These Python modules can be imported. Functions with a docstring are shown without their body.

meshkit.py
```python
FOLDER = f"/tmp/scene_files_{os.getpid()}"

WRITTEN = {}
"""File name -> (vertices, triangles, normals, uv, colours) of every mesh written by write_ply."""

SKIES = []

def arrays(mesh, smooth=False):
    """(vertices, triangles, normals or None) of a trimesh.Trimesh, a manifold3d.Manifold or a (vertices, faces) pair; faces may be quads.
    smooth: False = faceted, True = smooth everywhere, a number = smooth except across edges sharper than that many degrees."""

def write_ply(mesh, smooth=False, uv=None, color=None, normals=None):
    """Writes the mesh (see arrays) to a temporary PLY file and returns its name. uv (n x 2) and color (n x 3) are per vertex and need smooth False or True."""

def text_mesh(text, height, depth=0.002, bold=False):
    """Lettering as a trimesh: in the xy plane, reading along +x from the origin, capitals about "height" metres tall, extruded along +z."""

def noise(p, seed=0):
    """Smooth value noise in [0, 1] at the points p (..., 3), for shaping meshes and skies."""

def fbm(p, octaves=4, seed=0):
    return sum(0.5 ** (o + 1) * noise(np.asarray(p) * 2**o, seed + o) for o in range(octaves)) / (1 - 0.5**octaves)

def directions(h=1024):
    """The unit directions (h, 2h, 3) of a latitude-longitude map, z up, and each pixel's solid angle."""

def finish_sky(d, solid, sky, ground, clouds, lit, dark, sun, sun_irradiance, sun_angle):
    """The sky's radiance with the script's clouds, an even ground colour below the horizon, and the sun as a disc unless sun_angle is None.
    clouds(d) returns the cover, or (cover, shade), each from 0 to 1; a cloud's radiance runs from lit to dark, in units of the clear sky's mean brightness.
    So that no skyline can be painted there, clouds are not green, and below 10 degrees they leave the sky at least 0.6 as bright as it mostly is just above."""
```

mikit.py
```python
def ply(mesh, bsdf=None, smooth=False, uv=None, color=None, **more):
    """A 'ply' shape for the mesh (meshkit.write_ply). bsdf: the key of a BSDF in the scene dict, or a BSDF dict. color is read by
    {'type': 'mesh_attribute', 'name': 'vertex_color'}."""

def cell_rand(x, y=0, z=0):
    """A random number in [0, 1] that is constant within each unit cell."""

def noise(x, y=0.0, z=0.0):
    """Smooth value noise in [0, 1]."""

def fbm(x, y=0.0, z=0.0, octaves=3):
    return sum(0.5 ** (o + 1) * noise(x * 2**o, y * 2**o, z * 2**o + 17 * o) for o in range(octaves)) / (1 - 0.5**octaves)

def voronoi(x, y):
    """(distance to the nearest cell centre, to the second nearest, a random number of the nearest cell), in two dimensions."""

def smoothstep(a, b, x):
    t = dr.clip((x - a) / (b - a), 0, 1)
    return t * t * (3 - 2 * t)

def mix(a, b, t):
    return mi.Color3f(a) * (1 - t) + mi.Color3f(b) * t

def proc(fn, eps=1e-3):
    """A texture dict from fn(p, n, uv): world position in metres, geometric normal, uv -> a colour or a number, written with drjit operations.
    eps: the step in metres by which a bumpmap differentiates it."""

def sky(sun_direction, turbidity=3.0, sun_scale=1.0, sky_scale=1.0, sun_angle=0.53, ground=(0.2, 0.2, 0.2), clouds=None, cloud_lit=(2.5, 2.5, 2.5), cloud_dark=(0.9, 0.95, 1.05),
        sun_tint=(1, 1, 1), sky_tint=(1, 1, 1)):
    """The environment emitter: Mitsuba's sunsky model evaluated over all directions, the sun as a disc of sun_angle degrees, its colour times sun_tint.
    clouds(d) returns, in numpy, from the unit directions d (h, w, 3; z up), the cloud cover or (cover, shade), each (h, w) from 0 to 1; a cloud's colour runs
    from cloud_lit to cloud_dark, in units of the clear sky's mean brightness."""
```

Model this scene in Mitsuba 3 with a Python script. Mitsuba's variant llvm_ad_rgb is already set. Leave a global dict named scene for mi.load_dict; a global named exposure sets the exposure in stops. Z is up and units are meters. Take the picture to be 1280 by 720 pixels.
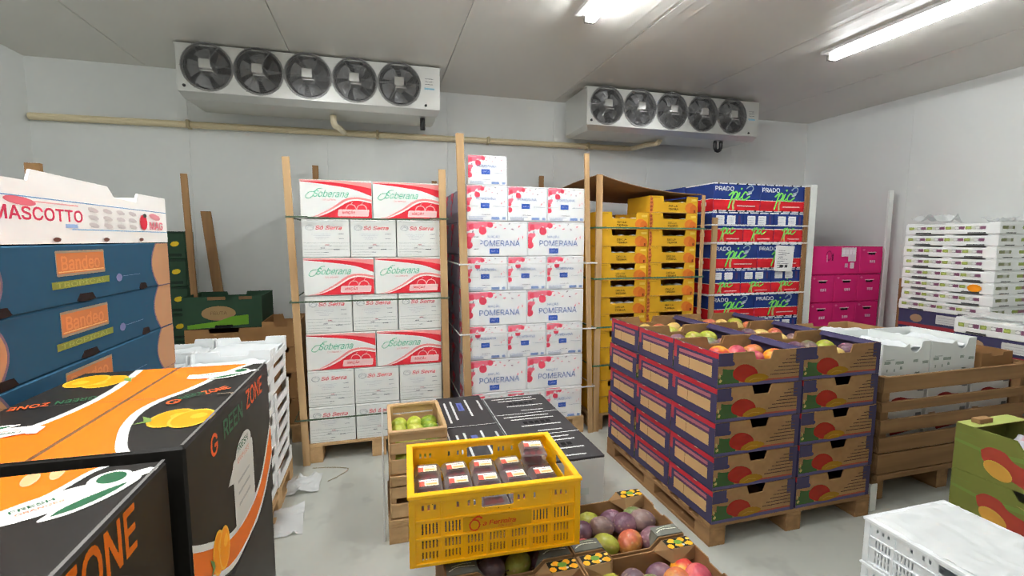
import math, random
import numpy as np, trimesh, drjit as dr, mitsuba as mi
import mikit, meshkit
from shapely.geometry import Polygon, LineString, Point, box as rect_
from shapely import affinity
from shapely.ops import unary_union

rnd = random.Random(7)
T4 = mi.ScalarTransform4f
scene = {'type': 'scene'}
labels = {}

# ------------------------------------------------------------------ camera, light, exposure
exposure = 3.77
YAW, PITCH, ROLL, EYE, FOV = 0.27552, 0.10240, 0.00298, 1.6, 94.66
_f = np.array([math.sin(YAW) * math.cos(PITCH), math.cos(YAW) * math.cos(PITCH), -math.sin(PITCH)])
_r = np.array([math.cos(YAW), -math.sin(YAW), 0.0])
_u = np.cross(_r, _f)
_u = -math.sin(ROLL) * _r + math.cos(ROLL) * _u
scene['camera'] = {'type': 'perspective', 'fov': FOV, 'fov_axis': 'x', 'near_clip': 0.02, 'far_clip': 60.0,
                   'to_world': T4().look_at(origin=[0, 0, EYE], target=[float(_f[0]), float(_f[1]), float(EYE + _f[2])], up=[float(x) for x in _u])}
TUBE_RADIANCE = 11.0
TUBE_COLOR = (0.96, 0.99, 1.0)
# tube axes (x, end nearest the back wall); the rows run on over the camera's head
TUBE_SPOTS = [(1.36, 2.93, 1.0), (3.44, 3.0, 0.28), (-0.74, 2.55, 1.0), (-0.74, 0.7, 1.0)]      # the right one is turned down so the right side stays darker
ROOM = dict(x0=-2.70, x1=5.22, y0=-2.6, y1=4.86, z=3.05)

# ------------------------------------------------------------------ helpers
def lin(c):
    c = np.asarray(c, float) / 255.0
    return np.where(c <= 0.04045, c / 12.92, ((c + 0.055) / 1.055) ** 2.4)


def L3(c):
    return [float(x) for x in lin(c)]


_RB = {}
def rbox(w, d, h, b=0.003):
    """chamfered box, centred"""
    k = (round(w, 4), round(d, 4), round(h, 4), round(b, 4))
    if k not in _RB:
        if b <= 0:
            m = trimesh.creation.box((w, d, h))
        else:
            b = min(b, 0.45 * min(w, d, h))
            p = []
            for sx in (-1, 1):
                for sy in (-1, 1):
                    for sz in (-1, 1):
                        x, y, z = sx * w / 2, sy * d / 2, sz * h / 2
                        p += [(x, y - sy * b, z - sz * b), (x - sx * b, y, z - sz * b), (x - sx * b, y - sy * b, z)]
            m = trimesh.Trimesh(np.array(p)).convex_hull
        _RB[k] = (np.array(m.vertices), np.array(m.faces))
    return _RB[k]


class B:
    """builds one coloured mesh out of pieces"""
    def __init__(self):
        self.v, self.f, self.c, self.n = [], [], [], 0

    def add(self, m, col=(255, 255, 255), M=None):
        v, f = (m if isinstance(m, tuple) else (np.array(m.vertices), np.array(m.faces)))
        v = np.asarray(v, float)
        if M is not None:
            M = np.asarray(M, float)
            v = v @ M[:3, :3].T + M[:3, 3]
        self.v.append(v)
        self.f.append(np.asarray(f) + self.n)
        col = np.asarray(col, float)
        self.c.append(np.broadcast_to(lin(col), (len(v), 3)) if col.ndim == 1 else lin(col))
        self.n += len(v)
        return self

    def box(self, lo, hi, col=(255, 255, 255), b=0.002):
        lo, hi = np.array(lo, float), np.array(hi, float)
        M = np.eye(4); M[:3, 3] = (lo + hi) / 2
        return self.add(rbox(*(hi - lo), b), col, M)

    def rod(self, p, q, r, col=(255, 255, 255), n=10):
        p, q = np.array(p, float), np.array(q, float)
        m = trimesh.creation.cylinder(radius=r, segment=[p, q], sections=n)
        return self.add(m, col)

    def tube(self, pts, r, col=(255, 255, 255), n=8, closed=False):
        p = np.array(pts, float)
        if closed:
            t = np.roll(p, -1, 0) - np.roll(p, 1, 0)
        else:
            t = np.gradient(p, axis=0)
        t /= np.linalg.norm(t, axis=1, keepdims=True)
        a = np.cross(t, [0, 0, 1.0]); bad = np.linalg.norm(a, axis=1) < 0.2
        a[bad] = np.cross(t[bad], [1.0, 0, 0])
        for i in range(1, len(a)):
            a[i] = a[i - 1] - t[i] * (a[i - 1] @ t[i])
            a[i] /= np.linalg.norm(a[i])
        a /= np.linalg.norm(a, axis=1, keepdims=True)
        b = np.cross(t, a)
        g = np.arange(n) * 2 * np.pi / n
        v = (p[:, None] + r * (np.cos(g)[None, :, None] * a[:, None] + np.sin(g)[None, :, None] * b[:, None])).reshape(-1, 3)
        k = len(p)
        f = []
        for i in range(k if closed else k - 1):
            i2 = (i + 1) % k
            for j in range(n):
                j2 = (j + 1) % n
                f += [[i * n + j, i * n + j2, i2 * n + j2], [i * n + j, i2 * n + j2, i2 * n + j]]
        if not closed:
            for j in range(1, n - 1):
                f += [[0, j + 1, j], [(k - 1) * n, (k - 1) * n + j, (k - 1) * n + j + 1]]
        return self.add((v, np.array(f)), col)

    def plate(self, poly, th, M, col):
        """2D polygon (u, v) extruded by th along +w, placed with the frame M"""
        for g in getattr(poly, 'geoms', [poly]):
            if g.area > 1e-8:
                m = trimesh.creation.extrude_polygon(g, th, engine='earcut')
                self.add(m, col, M)
        return self

    def ply(self, bsdf, smooth=False):
        return mikit.ply((np.vstack(self.v), np.vstack(self.f)), bsdf, smooth=smooth, color=np.vstack(self.c))


def frame(o, u, v):
    M = np.eye(4)
    u, v = np.array(u, float), np.array(v, float)
    M[:3, 0], M[:3, 1], M[:3, 2], M[:3, 3] = u, v, np.cross(u, v), o
    return M


def fr_front(w, d, h): return frame((0, -d / 2, 0), (1, 0, 0), (0, 0, 1))       # normal -y
def fr_back(w, d, h): return frame((0, d / 2, 0), (-1, 0, 0), (0, 0, 1))        # normal +y
def fr_left(w, d, h): return frame((-w / 2, 0, 0), (0, -1, 0), (0, 0, 1))       # normal -x
def fr_right(w, d, h): return frame((w / 2, 0, 0), (0, 1, 0), (0, 0, 1))        # normal +x
def fr_top(w, d, h): return frame((0, 0, h), (1, 0, 0), (0, 1, 0))              # normal +z


_TX = {}
def text2d(s, bold=False):
    k = (s, bold)
    if k not in _TX:
        m = meshkit.text_mesh(s, 1.0, depth=0.05, bold=bold)
        f = np.array(m.faces)[np.asarray(m.face_normals)[:, 2] > 0.9]
        v = np.array(m.vertices)
        use = np.unique(f)
        mp = -np.ones(len(v), int); mp[use] = np.arange(len(use))
        v = v[use][:, :2].copy(); v[:, 0] -= v[:, 0].min()
        _TX[k] = (v, mp[f])
    return _TX[k]


def spline(pts, k=8):
    p = np.array(pts, float)
    q = np.vstack([2 * p[0] - p[1], p, 2 * p[-1] - p[-2]])
    out = []
    for i in range(1, len(q) - 2):
        for t in np.linspace(0, 1, k, endpoint=False):
            a, b, c, d = q[i - 1], q[i], q[i + 1], q[i + 2]
            out.append(0.5 * (2 * b + (c - a) * t + (2 * a - 5 * b + 4 * c - d) * t * t + (3 * b - a - 3 * c + d) * t ** 3))
    out.append(p[-1])
    return np.array(out)


def stroke(pts, w, k=6): return LineString(spline(pts, k)).buffer(w / 2, quad_segs=3)
def ell(x, y, rx, ry, a=0, n=6): return affinity.rotate(affinity.scale(Point(x, y).buffer(1, quad_segs=n), rx, ry), a, origin=(x, y))
def curve(pts, k=8): return Polygon(spline(list(pts), k))


class D:
    """flat print: coloured shapes on a face, later ones over earlier ones"""
    def __init__(self, clip=None):
        self.items, self.clip = [], clip

    def poly(self, g, col):
        if self.clip is not None:
            g = g.intersection(self.clip)
        for q in getattr(g, 'geoms', [g]):
            if q.geom_type == 'Polygon' and q.area > 1e-7:
                q = q.simplify(0.0004)
                if q.is_empty or q.geom_type != 'Polygon' or q.area < 1e-7:
                    continue
                v, f = trimesh.creation.triangulate_polygon(q, engine='earcut')
                self.items.append((np.asarray(v), np.asarray(f), col))
        return self

    def rect(self, x0, y0, x1, y1, col): return self.poly(rect_(x0, y0, x1, y1), col)

    def text(self, s, x, y, h, col, w=None, shear=0.0, bold=False, rot=0.0):
        v, f = text2d(s, bold)
        v = v.copy()
        width = v[:, 0].max()
        sx = (w / width) if w else h
        v[:, 0] = v[:, 0] * sx + v[:, 1] * h * shear
        v[:, 1] *= h
        c, n = math.cos(math.radians(rot)), math.sin(math.radians(rot))
        v = v @ np.array([[c, n], [-n, c]]) + [x, y]
        self.items.append((v, f, col))
        return self

    def into(self, b, M, eps=0.0004, lift=0.0004):
        for k, (v, f, col) in enumerate(self.items):
            b.add((np.column_stack([v, np.full(len(v), lift + eps * 0.25 * k)]), f), col, M)
        return b


COUNT = {}
def key_for(name):
    n = COUNT.get(name, 0); COUNT[name] = n + 1
    return name if n == 0 else f'{name}_{n:03d}'


def tr(x=0, y=0, z=0, rz=0, s=None):
    t = T4().translate([x, y, z])
    if rz: t = t @ T4().rotate([0, 0, 1], math.degrees(rz))
    if s is not None: t = t @ T4().scale(s if isinstance(s, (list, tuple)) else [s, s, s])
    return t


def put(name, parts, to, label, cat, group=None, kind=None, part_labels=None):
    """one thing: its parts (name, shape) all under one key and one placement"""
    k = key_for(name)
    used = {}
    def numbered(path):
        n = used.get(path, 0); used[path] = n + 1
        return path if n == 0 else f'{path}_{n:03d}'
    for pn, shp in parts:
        kk = k if pn == '' else f'{k}__{numbered(pn)}'
        e = dict(shp)
        if to is not None:
            e['to_world'] = to @ shp['to_world'] if 'to_world' in shp else to
        scene[kk] = e
        if part_labels and pn in part_labels and pn:
            labels[kk] = {'label': part_labels[pn]}
    d = {'label': label, 'category': cat}
    if group: d['group'] = group
    if kind: d['kind'] = kind
    labels.setdefault(k, {}).update(d)
    return k


def struct(name, shp, label=None):
    scene[name] = shp
    labels[name] = {'kind': 'structure'}
    if label: labels[name]['label'] = label


ORD = ['top', 'second', 'third', 'fourth', 'fifth', 'sixth', 'seventh', 'eighth', 'ninth', 'tenth', 'eleventh', 'twelfth', 'thirteenth']
NTH = ['first', 'second', 'third', 'fourth', 'fifth', 'sixth', 'seventh', 'eighth']
LMR = {2: ['left', 'right'], 3: ['left', 'middle', 'right']}

# ------------------------------------------------------------------ materials
def princ(col, rough=0.6, **k):
    return {'type': 'twosided', 'bsdf': {'type': 'principled', 'base_color': col, 'roughness': rough, **k}}


VC = {'type': 'mesh_attribute', 'name': 'vertex_color'}
scene['card'] = princ(VC, 0.66, specular=0.22)
scene['gloss_card'] = princ(VC, 0.42, specular=0.22)
scene['fruit_skin'] = princ(VC, 0.36, specular=0.5)
scene['hard_plastic'] = princ(VC, 0.38, specular=0.5)
scene['print_ink'] = princ(VC, 0.6, specular=0.22)
scene['film_plastic'] = {'type': 'blendbsdf', 'weight': 0.6, 'a': {'type': 'thindielectric', 'int_ior': 1.3}, 'b': {'type': 'twosided', 'bsdf': {'type': 'principled', 'base_color': {'type': 'rgb', 'value': [.8, .82, .82]}, 'roughness': 0.25}}}
scene['clear_plastic'] = {'type': 'blendbsdf', 'weight': 0.10, 'a': {'type': 'thindielectric', 'int_ior': 1.45}, 'b': {'type': 'twosided', 'bsdf': {'type': 'principled', 'base_color': {'type': 'rgb', 'value': [.75, .72, .74]}, 'roughness': 0.2}}}
scene['aluminium'] = {'type': 'twosided', 'bsdf': {'type': 'principled', 'base_color': {'type': 'rgb', 'value': [.60, .60, .57]}, 'metallic': 0.75, 'roughness': 0.38}}
scene['bright_metal'] = {'type': 'twosided', 'bsdf': {'type': 'principled', 'base_color': {'type': 'rgb', 'value': [.62, .62, .6]}, 'metallic': 0.95, 'roughness': 0.25}}
scene['guard_metal'] = {'type': 'twosided', 'bsdf': {'type': 'principled', 'base_color': {'type': 'rgb', 'value': [.26, .26, .26]}, 'metallic': 0.8, 'roughness': 0.3}}
scene['blade_metal'] = {'type': 'twosided', 'bsdf': {'type': 'principled', 'base_color': {'type': 'rgb', 'value': [.20, .20, .20]}, 'metallic': 0.5, 'roughness': 0.42}}
scene['dark_metal'] = {'type': 'twosided', 'bsdf': {'type': 'principled', 'base_color': {'type': 'rgb', 'value': [.045, .045, .045]}, 'metallic': 0.3, 'roughness': 0.4}}


def wood(axis, light, dark):
    def fn(p, n, uv):
        a = [p.x, p.y, p.z]
        s = [26.0, 26.0, 26.0]; s[axis] = 1.6
        g = mikit.fbm(a[0] * s[0] + 3.1, a[1] * s[1] + 7.7, a[2] * s[2], 3)
        big = mikit.noise(a[0] * 2.3 + 11, a[1] * 2.3, a[2] * 2.9)
        t = dr.clip(0.65 * g + 0.45 * big - 0.05, 0, 1)
        return mikit.mix(L3(light), L3(dark), t)
    return princ(mikit.proc(fn), 0.75, specular=0.25)


WL, WD = (212, 180, 136), (150, 112, 72)
for i, ax in enumerate('xyz'):
    scene['wood_' + ax] = wood(i, WL, WD)
    scene['old_wood_' + ax] = wood(i, (172, 134, 92), (102, 72, 44))


def kraft_fn(p, n, uv):
    g = mikit.fbm(p.x * 40, p.y * 40, p.z * 40, 3)
    b = mikit.noise(p.x * 5, p.y * 5, p.z * 5)
    return mikit.mix(L3((162, 126, 86)), L3((134, 98, 62)), dr.clip(0.5 * g + 0.5 * b, 0, 1))
scene['kraft'] = princ(mikit.proc(kraft_fn), 0.75, specular=0.25)


def floor_fn(p, n, uv):
    a = mikit.fbm(p.x * 1.3, p.y * 1.3, 2.0, 4)
    s = mikit.fbm(p.x * 9 + 5, p.y * 9, 4.0, 3)
    c = mikit.mix(L3((190, 192, 184)), L3((172, 174, 167)), dr.clip(a * 1.4 - 0.2, 0, 1))
    stain = mikit.smoothstep(0.62, 0.8, s)
    return c * (1 - 0.10 * stain)
scene['floor_paint'] = princ(mikit.proc(floor_fn), 0.42, specular=0.45)


def wall_fn(p, n, uv):
    a = mikit.fbm(p.x * 0.9 + 3, p.y * 0.9, p.z * 0.9, 3)
    return mikit.mix(L3((214, 215, 212)), L3((207, 209, 207)), a)
scene['wall_panel_white'] = princ(mikit.proc(wall_fn), 0.5, specular=0.4)


def rib_fn(p, n, uv):
    t = p.x * 10.0
    d = dr.abs(t - dr.floor(t) - 0.5)
    return mikit.smoothstep(0.36, 0.5, d)
scene['ceiling_panel_white'] = {'type': 'twosided', 'bsdf': {'type': 'bumpmap', 'arbitrary': mikit.proc(rib_fn, eps=2e-3), 'scale': 0.0016,
    'bsdf': {'type': 'principled', 'base_color': {'type': 'rgb', 'value': L3((200, 198, 191))}, 'roughness': 0.4, 'specular': 0.5}}}

# ------------------------------------------------------------------ the room shell
X0, X1, Y0, Y1, ZC = ROOM['x0'], ROOM['x1'], ROOM['y0'], ROOM['y1'], ROOM['z']
WT = 0.12
struct('floor', B().box((X0 - WT, Y0 - WT, -0.1), (X1 + WT, Y1 + WT, 0), b=0).ply('floor_paint'), 'grey painted concrete floor with scuffs')
struct('ceiling', B().box((X0 - WT, Y0 - WT, ZC + .012), (X1 + WT, Y1 + WT, ZC + .15), b=0).ply('wall_panel_white'), 'white panelled cold room ceiling')
xs = [X0] + [0.6 + 1.2275 * k for k in range(-2, 4)] + [X1]
for a, b in zip(xs[:-1], xs[1:]):
    put_key = 'ceiling__panel' + ('' if 'ceiling__panel' not in scene else f'_{xs.index(a):03d}')
    scene[put_key] = B().box((a + .0025, Y0, ZC), (b - .0025, Y1, ZC + .0125), b=.0015).ply('ceiling_panel_white')


def wall(name, axis, at, outward, lo, hi, label):
    """a wall slab with upright insulated panels standing on its room side"""
    b = B()
    if axis == 'y':
        b.box((lo - WT, min(at, at + outward * WT), 0), (hi + WT, max(at, at + outward * WT), ZC), b=0)
    else:
        b.box((min(at, at + outward * WT), lo, 0), (max(at, at + outward * WT), hi, ZC), b=0)
    struct(name, b.ply('wall_panel_white'), label)
    n = max(1, round((hi - lo) / 1.15)); w = (hi - lo) / n
    for i in range(n):
        a, c = lo + i * w + .0005, lo + (i + 1) * w - .0005
        b = B()
        if axis == 'y':
            b.box((a, min(at, at - outward * .008), .0), (c, max(at, at - outward * .008), ZC), b=.0008)
        else:
            b.box((min(at, at - outward * .008), a, .0), (max(at, at - outward * .008), c, ZC), b=.0008)
        scene[f'{name}__panel' + (f'_{i:03d}' if i else '')] = b.ply('wall_panel_white')


wall('wall_back', 'y', Y1, 1, X0, X1, 'white panelled back wall of the cold room')
wall('wall_front', 'y', Y0, -1, X0, X1, 'white panelled wall behind the viewer')
wall('wall_left', 'x', X0, -1, Y0, Y1, 'white panelled left wall')
wall('wall_right', 'x', X1, 1, Y0, Y1, 'white panelled right wall')

# ------------------------------------------------------------------ tube lights
TUBE_LABEL = ['bright tube light seen end on near the top middle of the picture', 'long bright tube light on the ceiling at upper right', 'tube light on the ceiling above the left side aisle',
              'tube light on the ceiling above the black and orange cartons']
TL = 1.5
for (x, y, power), lab in zip(TUBE_SPOTS, TUBE_LABEL):
    base = B().box((-.11, -TL - .03, -.022), (-.035, .03, 0), (168, 166, 162), b=.003)
    base.box((-.11, -TL - .04, -.024), (.035, -TL - .005, -.001), (168, 166, 162), b=.003)
    sock = B().box((-.05, .006, -.062), (.022, .03, 0), (120, 118, 112), b=.004)
    sock2 = B().box((-.05, -TL - .03, -.062), (.022, -TL - .006, 0), (120, 118, 112), b=.004)
    glow = mikit.ply(trimesh.creation.cylinder(radius=.019, segment=[[0, 0, -.045], [0, -TL, -.045]], sections=20), princ({'type': 'rgb', 'value': [.8, .8, .8]}, .5),
                     smooth=40, emitter={'type': 'area', 'radiance': {'type': 'rgb', 'value': [TUBE_RADIANCE * power * c for c in TUBE_COLOR]}})
    put('tube_light', [('batten', base.ply('hard_plastic')), ('socket', sock.ply('hard_plastic')), ('socket', sock2.ply('hard_plastic')), ('tube', glow)],
        tr(x, y, ZC), lab, 'light', part_labels={'tube': 'glowing white tube'})

# ------------------------------------------------------------------ evaporators under the ceiling
FANS = [-.70, -.35, 0, .35, .70]
FAN_X = -.065          # the fan row sits a little left of the casing's middle
def evaporator_parts():
    W, H, DP = 1.935, .345, .52
    P = []
    pan = rect_(-W / 2, 0, W / 2, H)
    for fx in FANS:
        pan = pan.difference(Point(fx + FAN_X, H / 2 + .012).buffer(.164, quad_segs=12))
    front = B().plate(pan, .012, frame((0, 0, 0), (1, 0, 0), (0, 0, 1)), (200, 200, 196))
    front.box((-W / 2 - .012, .0, H - .006), (W / 2 + .012, .045, H + .004), (150, 150, 146))
    P.append(('front_panel', front.ply('aluminium')))
    case = B()
    case.box((-W / 2, .0, .004), (-W / 2 + .012, DP, H), (196, 196, 192))
    case.box((W / 2 - .012, .0, .004), (W / 2, DP, H), (196, 196, 192))
    case.box((-W / 2, DP - .012, .004), (W / 2, DP, H), (120, 120, 118))
    case.box((-W / 2, 0, H - .01), (W / 2, DP, H), (190, 190, 186))
    for fx in np.linspace(-W / 2 + .1, W / 2 - .1, 4):
        case.box((fx - .02, .1, H), (fx + .02, .3, H + .02), (150, 150, 146))
    P.append(('casing', case.ply('aluminium')))
    tray = B().add(trimesh.Trimesh(np.array([(-W / 2, -.006, 0), (W / 2, -.006, 0), (W / 2, DP, -.0), (-W / 2, DP, -.0), (-W / 2 + .03, .03, -.045), (W / 2 - .03, .03, -.045), (W / 2 - .03, DP - .03, -.03), (-W / 2 + .03, DP - .03, -.03),
                                     (-W / 2, -.006, .022), (W / 2, -.006, .022), (W / 2, DP, .02), (-W / 2, DP, .02)])).convex_hull, (205, 205, 200))
    P.append(('drip_tray', tray.ply('aluminium')))
    d = D()
    for k in range(3): d.rect(W / 2 - .125, H - .1 - .022 * k, W / 2 - .055, H - .095 - .022 * k, (110, 112, 112))
    d.rect(W / 2 - .13, H - .185, W / 2 - .045, H - .17, (120, 160, 180))
    P.append(('sticker', d.into(B(), frame((0, -.012, 0), (1, 0, 0), (0, 0, 1))).ply('print_ink')))
    bolts = [(-W / 2 + .045, .04), (.30, .03), (W / 2 - .12, .03)]
    for bx, bz in bolts:
        P.append(('plug', B().rod((bx, -.02, bz), (bx, 0, bz), .011, (30, 30, 30)).ply('hard_plastic')))
    for fx in FANS:
        cx, cz = fx + FAN_X, H / 2 + .012
        sh = B()
        m = trimesh.creation.annulus(.156, .164, .09, sections=40)
        sh.add(m, (70, 70, 70), frame((cx, .055, cz), (1, 0, 0), (0, 0, 1)))
        sh.add(trimesh.creation.cylinder(radius=.164, height=.004, sections=40), (60, 60, 60), frame((cx, .104, cz), (1, 0, 0), (0, 0, 1)))
        P.append(('fan', sh.ply('dark_metal')))
        fk = 'fan' if fx == FANS[0] else f'fan_{FANS.index(fx):03d}'
        g = B()
        for r in np.linspace(.05, .172, 14):
            t = np.linspace(0, 2 * np.pi, 36, endpoint=False)
            y = -.018 - .035 * (1 - (r / .172) ** 2)
            g.tube(np.column_stack([cx + r * np.cos(t), np.full(36, y), cz + r * np.sin(t)]), .0016 if r < .168 else .0055, (30, 30, 30), 5, True)
        for a in np.radians([0, 60, 120, 180, 240, 318]):
            g.tube([(cx + r * math.cos(a), -.02 - .035 * (1 - (r / .172) ** 2), cz + r * math.sin(a)) for r in np.linspace(.05, .182, 6)], .003, (30, 30, 30), 5)
        P.append((fk + '__guard', g.ply('guard_metal')))
        P.append((fk + '__motor', B().rod((cx, -.028, cz), (cx, .06, cz), .052, (150, 150, 150), 20).box((cx - .042, -.062, cz - .022), (cx + .034, -.052, cz + .044), (150, 150, 150)).box((cx - .036, -.0605, cz - .044), (cx + .052, -.0545, cz - .034), (20, 20, 20)).ply('bright_metal', smooth=True)))
        for k in range(5):
            a0 = k * 2 * np.pi / 5 + fx * 3
            v, f = [], []
            for i, r in enumerate(np.linspace(.042, .142, 5)):
                for j, t in enumerate(np.linspace(-.5, .5, 4)):
                    a = a0 + t * .85 + .25 * i / 4
                    v.append((cx + r * math.cos(a), .03 + .035 * t, cz + r * math.sin(a)))
            for i in range(4):
                for j in range(3):
                    q = i * 4 + j
                    f += [[q, q + 1, q + 5], [q, q + 5, q + 4]]
            P.append((fk + '__blade', B().add((np.array(v), np.array(f)), (110, 110, 110)).ply('blade_metal', smooth=True)))
    return P


EV = evaporator_parts()
put('evaporator', EV, tr(-.432, 4.17, 2.69), 'long metal evaporator with five black fans above the red and white carton stack', 'evaporator')
put('evaporator', EV, tr(2.865, 4.18, 2.67), 'metal evaporator with five fans hung near the right corner above the blue boxes', 'evaporator')
# drain pipes
pz = lambda x: 2.575 + .006 * (x + 2.65)
pb = B().tube([(-2.67, 4.815, pz(-2.67)), (-1, 4.815, pz(-1)), (1, 4.815, pz(1)), (2.66, 4.815, pz(2.66))], .028, (214, 200, 164), 14)
PP = [('main_run', pb.ply('hard_plastic', smooth=True)), ('branch', B().tube(spline([(2.66, 4.815, 2.607), (2.75, 4.79, 2.61), (2.79, 4.6, 2.612), (2.82, 4.45, 2.6), (2.83, 4.40, 2.6265)], 5), .026, (222, 210, 180), 12).ply('hard_plastic', smooth=True)),
      ('branch', B().tube(spline([(-.34, 4.40, 2.643), (-.34, 4.40, 2.60), (-.33, 4.45, 2.57), (-.30, 4.6, 2.578), (-.28, 4.79, 2.585)], 5), .026, (222, 210, 180), 12).ply('hard_plastic', smooth=True))]
for x in (-1.55, .02, 1.1, 2.2):
    PP.append(('clamp', B().box((x - .012, 4.768, pz(x) - .034), (x + .012, 4.851, pz(x) + .034), (170, 156, 120)).ply('hard_plastic')))
put('drain_pipe', PP, None, 'beige drain pipe running along the back wall under the evaporators', 'pipe')
put('rubber_trap', [('', B().tube([(.40, 4.3, 2.65), (.40, 4.3, 2.55)], .022, (18, 18, 18), 12).ply('hard_plastic', smooth=True))], None, 'short black hose hanging under the right end of the left evaporator', 'hose')
put('rubber_trap', [('', B().tube(spline([(3.42, 4.3, 2.64), (3.42, 4.3, 2.56), (3.455, 4.3, 2.53), (3.49, 4.3, 2.56), (3.49, 4.3, 2.64)], 5), .018, (18, 18, 18), 10).ply('hard_plastic', smooth=True))], None,
    'black looped hose under the right evaporator', 'hose')

# ------------------------------------------------------------------ pallets, posts, straps
def pallet_parts(w, d, h=.14, n=7, old=False):
    pre = 'old_' if old else ''
    P = []
    bw = .095
    for y in np.linspace(-d / 2 + bw / 2, d / 2 - bw / 2, n):
        P.append(('board', B().box((-w / 2, y - bw / 2, h - .02), (w / 2, y + bw / 2, h)).ply(pre + 'wood_x')))
    for x in (-w / 2 + .05, 0, w / 2 - .05):
        P.append(('stringer', B().box((x - .05, -d / 2, h - .04), (x + .05, d / 2, h - .02)).ply(pre + 'wood_y')))
        for y in (-d / 2 + .06, 0, d / 2 - .06):
            P.append(('block', B().box((x - .05, y - .06, .02), (x + .05, y + .06, h - .04)).ply(pre + 'wood_y')))
        P.append(('foot_board', B().box((x - .05, -d / 2, 0), (x + .05, d / 2, .02)).ply(pre + 'wood_y')))
    return P


def pallet(cx, cy, w, d, label, h=.14, old=False, rz=0):
    put('pallet', pallet_parts(w, d, h, old=old), tr(cx, cy, 0, rz), label, 'pallet')


def post(x0, y0, x1, y1, z, w, t, label, bsdf='wood_z', col=None, ang=0, z0=0.0):
    """an upright lath from (x0, y0) at the bottom to (x1, y1) at z"""
    m = trimesh.creation.box((w, t, z - z0)); m.apply_translation((0, 0, (z - z0) / 2))
    v = np.array(m.vertices)
    c, s = math.cos(ang), math.sin(ang)
    v[:, :2] = v[:, :2] @ np.array([[c, s], [-s, c]])
    k = v[:, 2:] / (z - z0)
    v[:, 0] += x0 + (x1 - x0) * k[:, 0]; v[:, 1] += y0 + (y1 - y0) * k[:, 0]; v[:, 2] += z0
    return put('corner_post', [('', B().add((v, np.array(m.faces)), col or (255, 255, 255)).ply(bsdf))], None, label, 'post')


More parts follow.
